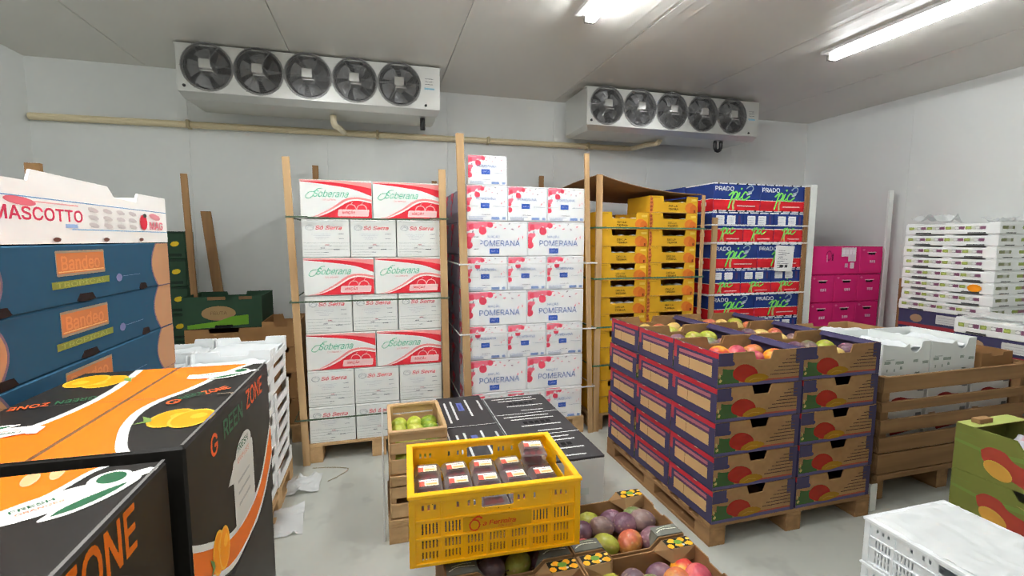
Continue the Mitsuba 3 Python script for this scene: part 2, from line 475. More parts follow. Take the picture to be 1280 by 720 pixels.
def angle_post(x, y, z, leg, label, sx, z0=0.0, lean=0.0, col=(225, 228, 224), t=.006):
    b = B()
    b.box((0, 0, 0), (sx * leg, t, z - z0) if sx > 0 else (0, t, z - z0), col, b=0) if sx > 0 else b.box((-leg, 0, 0), (0, t, z - z0), col, b=0)
    b.box((-t if sx < 0 else 0, 0, 0), (0 if sx < 0 else t, leg, z - z0), col, b=0)
    v = b.v
    for k in range(len(v)):
        v[k] = v[k] + np.column_stack([v[k][:, 2] / z * lean, 0 * v[k][:, 2], 0 * v[k][:, 2]])
    put('corner_post', [('', b.ply('hard_plastic'))], tr(x, y, z0), label, 'post')


def strap(x0, x1, y0, y1, z, col, label, h=.013, group=None, sag=0.0):
    t = .0025
    b = B()
    n = 8
    xs_ = np.linspace(x0 - t, x1 + t, n + 1)
    for a, c in zip(xs_[:-1], xs_[1:]):
        u = ((a + c) / 2 - x0) / (x1 - x0)
        dz = -sag * 4 * u * (1 - u)
        b.box((a, y0 - t, z - h / 2 + dz), (c, y0, z + h / 2 + dz), col, b=0)
    b.box((x0 - t, y1, z - h / 2), (x1 + t, y1 + t, z + h / 2), col, b=0)
    b.box((x0 - t, y0, z - h / 2), (x0, y1, z + h / 2), col, b=0).box((x1, y0, z - h / 2), (x1 + t, y1, z + h / 2), col, b=0)
    put('strap', [('', b.ply('hard_plastic'))], None, label, 'strap', group)

# ------------------------------------------------------------------ cartons
WHITE, GREYW = (238, 239, 236), (206, 208, 206)
KR = (180, 142, 98)


def carton_body(w, d, h, col, seam=True, b=.004, bsdf='card', flap=None):
    bb = B().add(rbox(w, d, h, b), col, frame((0, 0, h / 2), (1, 0, 0), (0, 1, 0)))
    if seam:      # the lid's edge as a fine step, and the flap slit on top
        bb.box((-w / 2 - .001, -d / 2 - .001, h - .012), (w / 2 + .001, d / 2 + .001, h - .009), tuple(int(c * .82) for c in col), b=0)
        bb.box((-w / 2 + .004, -.0015, h - .0005), (w / 2 - .004, .0015, h + .0006), tuple(int(c * .6) for c in col), b=0)
    return bb


def wave_carton(w=.468, d=.38, h=.262):
    RED, PINK, GRN = (226, 52, 66), (244, 150, 150), (92, 186, 150)
    F = D(rect_(-w / 2 + .003, .003, w / 2 - .003, h - .003))
    U = lambda x, y: (-w / 2 + x * w, h * (1 - y))
    def band(top, bot, col):
        a = spline([U(*p) for p in top]); c = spline([U(*p) for p in bot])
        F.poly(Polygon(list(a) + list(c[::-1])).buffer(0), col)
    band([(0, -.02), (.5, .0), (1, .04)], [(0, .06), (.4, .11), (.75, .2), (1, .36)], PINK)
    band([(0, .03), (.45, .06), (.8, .13), (1, .2)], [(0, .05), (.4, .13), (.72, .22), (1, .40)], RED)
    band([(.02, 1), (.2, .93), (.42, .72), (.62, .48), (.8, .43), (1, .49)], [(.02, 1.02), (.5, 1.02), (1, 1.02)], PINK)
    band([(.08, 1), (.25, .92), (.45, .74), (.64, .53), (.8, .48), (1, .55)], [(.08, 1.02), (.5, 1.02), (1, 1.02)], (250, 232, 230))
    band([(.12, 1), (.28, .93), (.46, .78), (.65, .57), (.8, .52), (1, .59)], [(.12, 1.02), (.5, 1.02), (1, 1.02)], RED)
    for cx in (.70, .85):
        x, y = U(cx, .75)
        F.poly(ell(x, y, .036, .037).difference(ell(x, y, .030, .031)), (250, 190, 190))
        F.poly(stroke([(x, y + .03), (x + .004, y + .045), (x + .012, y + .05)], .004), (250, 190, 190))
    x, y = U(.53, .86)
    F.poly(affinity.skew(rect_(x, y - .012, x + .19, y + .020).buffer(.008), 8), (248, 205, 205))
    F.text('MAÇÃS', x + .02, y - .002, .017, RED, shear=.2, bold=True)
    x, y = U(.17, .44)
    F.text('Soberana', x, y, .046, GRN, w=.225, shear=.35)
    F.poly(stroke([(x + .02, y + .035), (x - .02, y + .03), (x - .045, y + .0), (x - .025, y - .012), (x + .0, y + .004), (x + .03, y + .05), (x + .06, y + .058)], .004), GRN)
    F.text('DA SERRA', x + .06, y - .024, .010, (240, 150, 150), w=.09)
    return [('body', carton_body(w, d, h, WHITE).ply('card')), ('front_print', F.into(B(), fr_front(w, d, h)).ply('print_ink'))]


def plain_carton(w=.31, d=.46, h=.262):
    RED, GY = (216, 70, 80), (170, 174, 178)
    F = D(rect_(-w / 2 + .002, .003, w / 2 - .002, h - .003))
    U = lambda x, y: (-w / 2 + x * w, h * (1 - y))
    x, y = U(.28, .27)
    F.text('Só Serra', x, y, .026, RED, w=.17, shear=.3, bold=True)
    for r in (.024,):
        cx, cy = U(.17, .22)
        F.poly(ell(cx, cy, .028, .02).difference(ell(cx, cy, .023, .016)), GY)
        F.poly(stroke([(cx - .015, cy - .006), (cx, cy + .009), (cx + .02, cy - .004)], .003), GY)
    for k, (a, c) in enumerate([(.2, .62), (.24, .6), (.27, .57), (.3, .5)]):
        p, q = U(a, .38 + .045 * k), U(c, .392 + .045 * k); F.rect(p[0], q[1], q[0], p[1], (206, 209, 214))
    p, q = U(.76, .37), U(.88, .39); F.rect(p[0], q[1], q[0], p[1], GY)
    p, q = U(.76, .5), U(.88, .515); F.rect(p[0], q[1], q[0], p[1], GY)
    for yy in (.62, .70, .78, .86, .93):
        p, q = U(.03, yy), U(.97 if yy < .8 else .5, yy + .011); F.rect(p[0], q[1], q[0], p[1], (190, 198, 196))
    for a, c, yy, col in [(.48, .56, .66, (190, 120, 125)), (.55, .62, .69, GY), (.38, .47, .745, (120, 124, 130)), (.65, .78, .785, (120, 124, 130)), (.46, .55, .86, GY)]:
        p, q = U(a, yy), U(c, yy + .02); F.rect(p[0], q[1], q[0], p[1], col)
    return [('body', carton_body(w, d, h, (234, 236, 233)).ply('card')), ('front_print', F.into(B(), fr_front(w, d, h)).ply('print_ink'))]


def petals(F, U, w, h, scale=1.0, strong=1.0):
    P1, P2 = (240, 122, 142), (228, 78, 102)
    r = random.Random(3)
    for px, py, rr, col in [(.05, .08, .05, P1), (.12, .05, .06, P1), (.2, .06, .055, P1), (.02, .2, .045, P1), (.08, .16, .045, P2), (.16, .13, .05, P1), (.33, .06, .05, P1), (.38, .1, .045, P2),
                            (.05, .42, .05, P1), (.03, .52, .045, P2), (.1, .38, .03, P1), (.26, .03, .05, P1), (.04, .68, .055, P2), (.3, .12, .03, P1)]:
        x, y = U(px, py)
        F.poly(ell(x, y, rr * .5 * scale, rr * .5 * scale), col)
    x, y = U(.26, .27)
    F.poly(ell(x, y, .030 * scale, .030 * scale).union(ell(x - .01 * scale, y + .008 * scale, .02 * scale, .025 * scale)), P2)
    for px, py, a in [(.47, .17, 20), (.55, .1, -30), (.62, .2, 10), (.7, .06, 40), (.75, .22, -15), (.86, .14, 30), (.85, .5, 60), (.1, .3, 70), (.44, .05, 0), (.92, .45, 100)]:
        x, y = U(px, py)
        F.poly(ell(x, y, .010 * scale, .004 * scale, a, 3), P1 if r.random() < .6 else (150, 120, 140))


def petal_carton(big=True, first=False, d=.36, h=.262, w=None):
    w = w or (.476 if big else .314)
    BL, BLUE = (98, 118, 176), (58, 92, 180)
    F = D(rect_(-w / 2 + .002, .003, w / 2 - .002, h - .003))
    U = lambda x, y: (-w / 2 + x * w, h * (1 - y))
    petals(F, U, w, h, 1.0 if big else .72)
    if big:
        x, y = U(.34, .47); F.text('MAÇÃS', x, y, .017, (130, 150, 190), w=.095)
        x, y = U(.2, .71); F.text('POMERANA', x, y, .044, BL, w=.32)
        x, y = U(.37, .93); F.rect(x, y, x + .076, y + .040, BLUE)
        F.text('CAT 1', x + .012, y + .014, .012, (200, 210, 235), w=.052)
        if first:
            x, y = U(.1, .72); F.rect(x, y - .004, x + .055, y + .056, (232, 234, 234)).rect(x + .004, y + .07, x + .045, y + .074, (120, 120, 125)).rect(x + .004, y - .02, x + .045, y - .016, (120, 120, 125))
    else:
        x, y = U(.24, .41); F.text('POMERANA', x, y, .020, (140, 156, 198), w=.15)
        x, y = U(.34, .64); F.rect(x, y, x + .066, y + .037, BLUE)
        F.text('CAT 1', x + .010, y + .013, .011, (200, 210, 235), w=.046)
        for a, c, yy, col in [(.03, .28, .58, GREYW), (.65, .95, .58, (180, 190, 205)), (.03, .5, .88, (180, 190, 215)), (.36, .58, .82, (150, 150, 160)), (.6, .8, .92, (128, 150, 200)), (.87, .95, .92, (140, 160, 205)), (.05, .4, .94, (190, 196, 210))]:
            p, q = U(a, yy - .03 if yy > .9 else yy), U(c, yy + .012 + (.03 if yy > .9 else 0)); F.rect(p[0], q[1], q[0], p[1], col)
    P = [('body', carton_body(w, d, h, (240, 242, 243)).ply('card')), ('front_print', F.into(B(), fr_front(w, d, h)).ply('print_ink'))]
    G = D(rect_(-d / 2 + .002, .003, d / 2 - .002, h - .003))
    V = lambda x, y: (-d / 2 + x * d, h * (1 - y))
    petals(G, V, d, h, .8)
    P.append(('side_print', G.into(B(), fr_left(w, d, h)).ply('print_ink')))
    return P


# the red and white stack
SY = 3.5
pallet(-.03, SY + .57, .98, 1.14, 'wooden pallet under the red and white carton stack')
WAVE, PLAIN = wave_carton(), plain_carton()
PLAIN_BACK = [('body', carton_body(.468, .66, .262, WHITE).ply('card'))]
kinds = 'WPWPWPP'
z = .14
sag = {0: .262, 1: .262}
for row in range(7):
    r = 6 - row                       # built from the bottom up
    zz = .141 + row * .2665
    if kinds[r] == 'W':
        for i, s in enumerate((-.5, .5)):
            put('carton', WAVE, tr(-.03 + s * .476 + rnd.uniform(-.002, .002), SY + .005 + .19 + rnd.uniform(0, .006), zz), f'white carton with red wave print, {LMR[2][i]} of the pair in {ORD[r]} row', 'carton', 'red wave print cartons')
    else:
        for i, s in enumerate((-1, 0, 1)):
            put('carton', PLAIN, tr(-.03 + s * .3165 + rnd.uniform(-.001, .001), SY + .008 + .23 + rnd.uniform(0, .006), zz), f'plain white carton with small red script, {LMR[3][i]} of three in the {ORD[r]} row', 'carton', 'white cartons with red script')
    for i, s in enumerate((-.5, .5)):
        put('carton', PLAIN_BACK, tr(-.03 + s * .476, SY + .81, zz), f'white carton hidden at the back {LMR[2][i]} of the {ORD[r]} row', 'carton', 'white cartons behind the red and white stack')
post(-.525, SY - .022, -.575, SY - .022, 2.14, .045, .02, 'pale wooden lath at the left front corner of the red and white carton stack')
post(.475, SY - .022, .455, SY - .022, 2.10, .05, .02, 'wooden lath between the red and white stack and the pink petal stack')
post(-.53, SY + 1.18, -.53, SY + 1.18, 2.26, .05, .02, 'wooden lath end rising behind the left part of the red and white stack', 'old_wood_z')
post(.53, SY + 1.1, .53, SY + 1.1, 2.15, .05, .02, 'brown lath end behind the right corner of the red and white stack', 'old_wood_z')
for zz, s, n in [(1.75, .012, 'upper'), (1.17, 0, 'middle'), (.335, .0, 'lowest')]:
    strap(-.588, .497, SY - .036, SY + 1.2, zz, (74, 92, 74), f'dark green strap, {n} one around the red and white carton stack', .011, 'green straps on the red and white stack', s)

# the petal print stack
PX = 1.115
pallet(PX, SY + .57, 1.0, 1.14, 'wooden pallet under the pink petal carton stack')
BIG, BIGF, SML = petal_carton(True), petal_carton(True, True), petal_carton(False)
WRAPB = [('body', carton_body(.952, .7, .262, (226, 224, 230)).ply('card'))]
def petal_back():
    G = D(rect_(-.34, .003, .34, .259))
    for k in range(2): petals(G, lambda x, y, k=k: (-.35 + .35 * k + x * .35, .262 * (1 - y)), .35, .262, .8)
    return [('body', carton_body(.47, .70, .262, (168, 158, 174)).ply('card')), ('side_print', G.into(B(), fr_left(.47, .7, .262)).ply('print_ink'))]  # white body toned purple-grey: wrapping film plus the side's shade put into the colour
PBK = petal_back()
pk = 'SBSBSBS'
for row in range(7):
    r = 6 - row
    zz = .141 + row * .2665
    if pk[r] == 'B':
        for i, s in enumerate((-.5, .5)):
            put('carton', BIGF if (r == 1 and i == 0) else BIG, tr(PX + s * .482, SY + .18 + rnd.uniform(0, .008), zz), f'white carton with pink apples and large blue letters, {LMR[2][i]} of {ORD[r]} full row', 'carton', 'wide pink petal cartons')
    else:
        for i, s in enumerate((-1, 0, 1)):
            put('carton', SML, tr(PX + s * .3205, SY + .18 + rnd.uniform(0, .008), zz), f'small white carton with pink petals and a blue label, {LMR[3][i]} of the {ORD[r]} full row', 'carton', 'narrow pink petal cartons')
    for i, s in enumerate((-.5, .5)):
        put('carton', PBK, tr(PX + s * .482, SY + .76, zz), f'shade-toned white petal carton at the back {LMR[2][i]} of the {ORD[r]} row of its stack', 'carton', 'cartons at the back of the petal stack')
put('carton', petal_carton(False, d=.36, h=.215, w=.30), tr(.80, SY + .19, .141 + 7 * .2665), 'single white petal carton on the very top of the petal stack', 'carton')
post(.645, SY - .024, .585, SY - .024, 2.36, .056, .022, 'tall wooden lath at the left front of the petal carton stack reaching the pipe')
post(1.665, SY - .024, 1.585, SY - .024, 2.27, .036, .02, 'thin pale lath at the right front of the petal carton stack')
post(1.63, SY + 1.17, 1.63, SY + 1.17, 2.25, .05, .02, 'brown lath end rising behind the petal carton stack', 'old_wood_z')
for zz, n in [(1.415, 'top'), (.885, 'middle'), (.40, 'lowest')]:
    strap(.575, 1.69, SY - .037, SY + 1.2, zz, (226, 228, 226), f'white strap, {n} one around the petal carton stack', .010, 'white straps on the petal stack')


# ------------------------------------------------------------------ open trays with cut-out ends
def tray_parts(w, d, h, col, inner, t=.006, cut=(.3, .7, .3), side_cut=None, bsdf='card', tab=.0, floor_col=None):
    """a cardboard tray: floor, two long ends with a cut-out at the top, two sides"""
    P = []
    P.append(('floor', B().box((-w / 2, -d / 2, 0), (w / 2, d / 2, .006), floor_col or inner, b=0).ply(bsdf)))
    c0, c1, dep = cut
    x0, x1 = -w / 2 + c0 * w, -w / 2 + c1 * w
    prof = Polygon([(-w / 2, 0), (w / 2, 0), (w / 2, h), (x1, h), (x1 - .008, h - dep * h), (x0 + .008, h - dep * h), (x0, h), (-w / 2, h)])
    for nm, y in (('front', -d / 2 + t), ('back', d / 2)):
        b = B().plate(prof, t, frame((0, y, 0), (1, 0, 0), (0, 0, 1)), col)
        P.append((nm + '_wall', b.ply(bsdf)))
    for s, nm in ((-1, 'side_wall'), (1, 'side_wall')):
        if side_cut:
            a0, a1, dp = side_cut
            q = Polygon([(-d / 2 + t, 0), (d / 2 - t, 0), (d / 2 - t, h), (-d / 2 + a1 * d, h), (-d / 2 + a1 * d - .006, h - dp * h), (-d / 2 + a0 * d + .006, h - dp * h), (-d / 2 + a0 * d, h), (-d / 2 + t, h)])
        else:
            q = rect_(-d / 2 + t, 0, d / 2 - t, h)
        b = B().plate(q, t, frame((s * w / 2 - (t if s > 0 else 0), 0, 0), (0, 1, 0), (0, 0, 1)), col)
        P.append((nm, b.ply(bsdf)))
    return P


def yellow_tray():
    w, d, h = .462, .37, .139
    Y = (214, 164, 38)
    P = tray_parts(w, d, h, Y, (170, 130, 80), cut=(.27, .77, .36))
    F = D(Polygon([(-w / 2, 0), (w / 2, 0), (w / 2, h), (w * .27, h), (w * .27 - .008, h * .64), (-w * .23 + .008, h * .64), (-w * .23, h), (-w / 2, h)]))
    F.poly(ell(w * .34, h * .3, .05, .045), (216, 122, 44)).poly(ell(w * .41, h * .22, .035, .04), (206, 104, 40))
    F.poly(curve([(-w / 2, 0), (-w / 2, h * .95), (-w * .46, h * .9), (-w * .43, h * .5), (-w * .45, 0)]), (196, 110, 52))
    for k in range(4): F.poly(ell(-w * .47, h * (.15 + .22 * k), .012, .010, 30), (150, 74, 40))
    F.rect(w * .36, h * .72, w * .47, h * .86, (232, 196, 90)).rect(-w / 2, h * .9, -w * .3, h * .93, (186, 138, 40))
    F.text('DELLA', -.055, h * .36, .015, (92, 62, 26), w=.085, bold=True)
    F.text('TERRA', -.058, h * .18, .015, (92, 62, 26), w=.1, bold=True)
    F.rect(w * .42, h * .04, w * .45, h * .2, (120, 60, 30))
    P.append(('front_print', F.into(B(), fr_front(w, d, h)).ply('print_ink')))
    return P


def blob(r, seed=0, amp=.06, sub=2, squash=(1, 1, 1)):
    m = trimesh.creation.icosphere(subdivisions=sub, radius=1)
    v = np.array(m.vertices)
    n = meshkit.fbm(v * 1.5 + seed * 7.1 + 20, 3, seed)
    v *= (1 + amp * (n - .5) * 2)[:, None]
    return v * r * np.array(squash), np.array(m.faces)


YT = yellow_tray()
WRAP = [mikit.ply(blob(.058, k, .22, 2, (1, 1, .8)), princ({'type': 'rgb', 'value': L3(c)}, .5), smooth=True) for k, c in enumerate([(236, 238, 238), (206, 210, 210), (150, 160, 120)])]
YX, YY, YZ = 2.175, 3.5, .141
pallet(YX + .02, YY + .58, 1.0, 1.14, 'wooden pallet under the yellow tray stack')
for col in (0, 1):
    for k in range(13):
        if k == 12 and col == 0: continue
        r = 12 - k
        zz = YZ + k * .1405
        put('fruit_tray', YT, tr(YX + (-.236 if col == 0 else .236) + rnd.uniform(-.003, .003), YY + .19 + rnd.uniform(0, .006), zz), f'yellow cardboard fruit tray, {ORD[r]} level of the {LMR[2][col]} column' + (' beside a cardboard sheet' if 0 else ' of yellow trays'), 'tray', 'yellow fruit trays')
        if k > 4:
            for j in range(3):
                put('wrapped_fruit', [('', WRAP[(j * 7 + k * 3 + col) % 3 if j < 2 else 0])], tr(YX + (-.236 if col == 0 else .236) - .08 + .1 * j + rnd.uniform(-.012, .012), YY + .075 + rnd.uniform(0, .012), zz + .052), f'{LMR[3][j]} tissue wrapped fruit inside the {ORD[r]} tray of the {LMR[2][col]} yellow column', 'fruit', f'wrapped fruit in the yellow trays')
# more trays of the same load behind, their ends showing at the left
YB = [('body', B().add(rbox(.462, .70, .137, .004), (150, 104, 52), frame((0, 0, .069), (1, 0, 0), (0, 1, 0))).ply('card'))]
for col in (0, 1):
    for k in range(12):
        put('fruit_tray', YB, tr(YX + (-.236 if col == 0 else .236), YY + .75, YZ + k * .1405), f'brown tray end behind the {ORD[12 - k]} {LMR[2][col]} yellow tray', 'tray', 'trays at the back of the yellow stack')
# curled cardboard sheet lying over the top
def cover_sheet():
    nx, ny, t = 14, 8, .005
    v = []
    for s in (0, 1):
        for i in range(nx + 1):
            for j in range(ny + 1):
                a, c = i / nx, j / ny
                x = YX - .47 + .96 * a
                y = YY - .02 + 1.1 * c
                zb = 1.979 + .13 * (1 - a) ** 2.2 * (1 - .45 * c) + .004 + .02 * math.sin(3 * c) * (1 - a) - .0 * c
                v.append((x, y, zb + t * s))
    f = []
    N = (nx + 1) * (ny + 1)
    I = lambda s, i, j: s * N + i * (ny + 1) + j
    for i in range(nx):
        for j in range(ny):
            f += [[I(1, i, j), I(1, i + 1, j), I(1, i + 1, j + 1)], [I(1, i, j), I(1, i + 1, j + 1), I(1, i, j + 1)], [I(0, i, j), I(0, i + 1, j + 1), I(0, i + 1, j)], [I(0, i, j), I(0, i, j + 1), I(0, i + 1, j + 1)]]
    for i in range(nx):
        for j in (0, ny):
            q = [I(0, i, j), I(0, i + 1, j), I(1, i + 1, j), I(1, i, j)]
            f += [[q[0], q[1], q[2]], [q[0], q[2], q[3]]]
    for j in range(ny):
        for i in (0, nx):
            q = [I(0, i, j), I(0, i, j + 1), I(1, i, j + 1), I(1, i, j)]
            f += [[q[0], q[1], q[2]], [q[0], q[2], q[3]]]
    return np.array(v), np.array(f)
put('cardboard_sheet', [('', mikit.ply(cover_sheet(), 'kraft'))], None, 'curled brown cardboard sheet lying on top of the yellow tray stack', 'cardboard')
post(1.715, YY - .018, 1.705, YY - .018, 2.115, .05, .018, 'pale wooden lath at the left front corner of the yellow tray stack')
post(2.68, YY - .018, 2.68, YY - .018, 1.98, .025, .018, 'thin lath at the right front corner of the yellow tray stack')
for zz, n in [(1.697, 'top'), (1.285, 'second'), (.885, 'third'), (.565, 'fourth')]:
    strap(1.672, 2.70, YY - .030, YY + 1.16, zz, (62, 104, 84), f'green strap, {n} one around the yellow tray stack', .012, 'green straps on the yellow stack')


# ------------------------------------------------------------------ blue and red boxes
NAVY, REDB, LGRN = (36, 58, 128), (214, 38, 48), (132, 226, 104)
def pic_word(F, x, y, s, col):
    sh = lambda pts: [(x + s * (a + .35 * b), y + s * b) for a, b in pts]
    F.poly(stroke(sh([(-.25, .3), (.02, .55), (.05, .2), (.02, -.6)]), s * .13), col)
    F.poly(stroke(sh([(.03, .2), (.22, .55), (.42, .45), (.38, .1), (.15, .0), (.03, .1)]), s * .12), col)
    F.poly(stroke(sh([(.45, .05), (.62, .5), (.6, .1), (.75, .02), (.9, .2)]), s * .12), col)
    F.poly(ell(*sh([(.66, .78)])[0], s * .09, s * .08), col)
    F.poly(stroke(sh([(1.3, .48), (1.1, .55), (.95, .3), (1.02, .05), (1.25, .0), (1.6, .25)]), s * .12), col)


def flag_box(big=True):
    w, d, h = (.508, .40, .244) if big else (.337, .40, .244)
    P = [('body', B().add(rbox(w, d, h, .003), NAVY, frame((0, 0, h / 2), (1, 0, 0), (0, 1, 0))).ply('gloss_card'))]
    F = D(rect_(-w / 2 + .001, .002, w / 2 - .001, h - .002))
    yb = .055 if not big else .02
    F.rect(-w / 2, h - .012, w / 2, h, (232, 234, 238))
    F.rect(-w / 2, .0, w / 2, h * (.40 if big else .44), REDB)
    F.rect(-w / 2, h * (.40 if big else .44), w / 2, h * (.42 if big else .47), (240, 236, 236))
    F.rect(-w / 2, 0, w / 2, .010, (236, 236, 238))
    for k in range(3 if not big else 5):
        u = -w / 2 + w * (k + .5) / (3 if not big else 5)
        F.rect(u - .008, h - .014, u + .008, h, (20, 22, 30)).rect(u - .01, 0, u + .01, .014, (20, 22, 30))
    if big:
        F.text('PRADO', -w * .47, h * .72, .036, (236, 240, 246), w=.20, bold=True)
        F.poly(stroke([(.10, .20), (.14, .225), (.17, .21), (.16, .18), (.12, .17)], .012), (150, 170, 190)).poly(ell(.13, .155, .03, .01, 20), (190, 200, 210))
        pic_word(F, -.07, h * .42, .12, LGRN)
        F.poly(stroke([(-.03, h * .40), (-.045, h * .24), (-.04, h * .1)], .022), (196, 186, 120))
        F.rect(0, h * .18, .2, h * .22, (240, 190, 190))
    else:
        for x in (-.085, .035):
            F.rect(x - .045, h * .60, x + .045, h * .88, (238, 240, 244))
            for k in range(3): F.rect(x - .035, h * (.66 + .07 * k), x + .025, h * (.672 + .07 * k), (170, 176, 190))
        F.rect(.11, h * .6, .135, h * .88, (80, 60, 110))
        pic_word(F, -.06, h * .30, .085, LGRN)
        F.poly(stroke([(-.04, h * .3), (-.05, h * .2), (-.045, h * .08)], .016), (196, 186, 120))
        F.rect(-.01, h * .12, .13, h * .155, (244, 190, 190))
    P.append(('front_print', F.into(B(), fr_front(w, d, h)).ply('print_ink')))
    G = D(rect_(-d / 2 + .001, .002, d / 2 - .001, h - .002))
    G.rect(-d / 2, 0, d / 2, h * .42, REDB).rect(-d / 2, h * .42, d / 2, h * .44, (240, 236, 236)).rect(-d / 2, h - .012, d / 2, h, (232, 234, 238))
    for x in (-.1, .04): G.rect(x, h * .2, x + .07, h * .32, (236, 238, 240))
    P.append(('side_print', G.into(B(), fr_left(w, d, h)).ply('print_ink')))
    return P


FB, FS = flag_box(True), flag_box(False)
RX, RY = 3.40, 3.62
pallet(RX, RY + .57, 1.06, 1.14, 'wooden pallet under the blue and red box stack')
rows = [(.141, .245, 'S'), (.387, .245, 'B'), (.633, .236, 'S'), (.870, .230, 'B'), (1.101, .232, 'S'), (1.334, .238, 'B'), (1.573, .285, 'S'), (1.859, .256, 'B')]
for i, (zz, hh, kd) in enumerate(rows):
    r = 7 - i
    sc = [1, 1, (hh - .001) / .244]
    if kd == 'B':
        for j, s in enumerate((-.5, .5)):
            put('fruit_box', FB, tr(RX + s * .514, RY + .2 + rnd.uniform(0, .006), zz, 0, sc), f'wide blue and red box with green script, {LMR[2][j]} of the pair in the {ORD[r]} row', 'box', 'wide blue and red boxes')
    else:
        for j, s in enumerate((-1, 0, 1)):
            put('fruit_box', FS, tr(RX + s * .343, RY + .2 + rnd.uniform(0, .006), zz, 0, sc), f'narrow blue and red box with two white squares, {LMR[3][j]} of the {ORD[r]} row', 'box', 'narrow blue and red boxes')
    for j in range(1):
        put('fruit_box', [('body', B().add(rbox(1.02, .7, .244, .003), NAVY, frame((0, 0, .122), (1, 0, 0), (0, 1, 0))).box((-.512, -.34, 0), (-.509, .34, .1), REDB, b=0).ply('gloss_card'))], tr(RX, RY + .77, zz, 0, sc), f'blue and red box behind the {ORD[r]} row of its stack', 'box', 'boxes at the back of the blue and red stack')
post(2.90, RY - .018, 2.90, RY - .018, 1.80, .05, .018, 'pale wooden lath in front of the left edge of the blue and red boxes')
post(3.935, RY - .012, 3.925, RY - .012, 2.10, .04, .018, 'brown lath at the right front edge of the blue and red boxes', 'old_wood_z')
angle_post(3.958, RY - .02, 2.125, .075, 'wide white plastic corner post right of the blue and red boxes', 1, lean=.0)
for zz, n in [(1.735, 'top'), (1.575, 'second'), (1.105, 'third')]:
    strap(2.86, 3.95, RY - .030, RY + 1.15, zz, (236, 238, 238), f'white strap, {n} one around the blue and red box stack', .011, 'white straps on the blue and red stack')
lb = D().rect(0, 0, .21, .24, (238, 238, 236))
for k in range(9): lb.rect(.03, .03 + .02 * k, .03 + .06 + .09 * ((k * 37) % 5) / 5, .036 + .02 * k, (150, 150, 155))
lb.rect(.06, .035, .10, .06, (70, 70, 75)).rect(.12, .035, .15, .06, (70, 70, 75))
put('paper_label', [('', lb.into(B().box((0, 0, -.001), (.21, .24, 0), (238, 238, 236), b=0), np.eye(4)).ply('print_ink', ))], tr(3.565, RY - .034, 1.315) @ T4().rotate([1, 0, 0], 90) @ T4().rotate([0, 0, 1], -3), 'white printed paper sheet hanging on the blue and red boxes', 'label')

# ------------------------------------------------------------------ pink boxes
def pink_box(w=.30, handle=True, kind=0):
    d, h = .40, .276
    PK = (216, 40, 118)
    P = [('body', B().add(rbox(w, d, h, .004), PK, frame((0, 0, h / 2), (1, 0, 0), (0, 1, 0))).box((-w / 2 - .001, -d / 2 - .001, h - .006), (w / 2 + .001, d / 2 + .001, h - .003), (170, 26, 92), b=0).ply('card'))]
    F = D(rect_(-w / 2, 0, w / 2, h))
    if kind == 0:
        P.append(('handle_slot', B().box((-.045, -d / 2 - .0012, h * .70), (.045, -d / 2 + .004, h * .77), (36, 8, 22), b=0).box((-.058, -d / 2 - .004, h * .77), (.058, -d / 2 + .002, h * .805), (236, 190, 206), b=0).ply('card')))
        for k in range(3): F.rect(-.02 + .026 * k, h * .40, .0 + .026 * k, h * .5, (240, 190, 214))
        F.poly(ell(-w * .36, h * .88, .016, .012), (234, 110, 160))
    elif kind == 1:
        F.poly(ell(-.10, h * .68, .035, .05).difference(ell(-.10, h * .68, .026, .04)), (160, 24, 84)).rect(-.13, h * .45, -.115, h * .7, (236, 150, 186)).rect(-.06, h * .5, -.045, h * .74, (110, 16, 60))
    P.append(('front_print', F.into(B(), fr_front(w, d, h)).ply('print_ink'))) if F.items else None
    return P


KX, KY = 4.10, 3.66
pallet(KX + .46, KY + .52, .92, 1.04, 'wooden pallet under the pink box stack')
PKS, PKW = pink_box(), pink_box(.606, kind=1)
for row in range(5):
    r = 4 - row
    zz = .141 + row * .2805
    if row == 4:
        put('fruit_box', PKW, tr(KX + .304, KY + .2, zz), 'wide pink box, left of the top row of pink boxes', 'box')
        put('fruit_box', PKS, tr(KX + .762, KY + .2, zz), 'pink box with a handle slot, right end of the top row', 'box')
    else:
        for j in range(3):
            put('fruit_box', PKS, tr(KX + .15 + .306 * j, KY + .2 + rnd.uniform(0, .008), zz), f'pink box with a handle slot, {LMR[3][j]} of the {ORD[r]} row of pink boxes', 'box', 'pink boxes with handle slots')
angle_post(5.07, KY - .02, 2.11, .055, 'white plastic corner post at the right of the pink boxes', -1, lean=.0)
ll = D().rect(0, 0, .19, .09, (232, 216, 226)).rect(.09, -.05, .19, 0, (232, 216, 226)).rect(.05, -.11, .09, -.07, (226, 170, 200)).rect(.12, -.12, .17, -.06, (236, 214, 226))
for k in range(4): ll.rect(.01 + .045 * k, .02, .045 + .045 * k, .07, (250, 240, 246))
put('paper_label', [('', ll.into(B().box((.0, .0, -.001), (.19, .09, 0), (232, 216, 226), b=0), np.eye(4)).ply('print_ink'))], tr(KX + .36, KY - .003, 1.44) @ T4().rotate([1, 0, 0], 90), 'white sticker sheet on the wide pink top box', 'label')

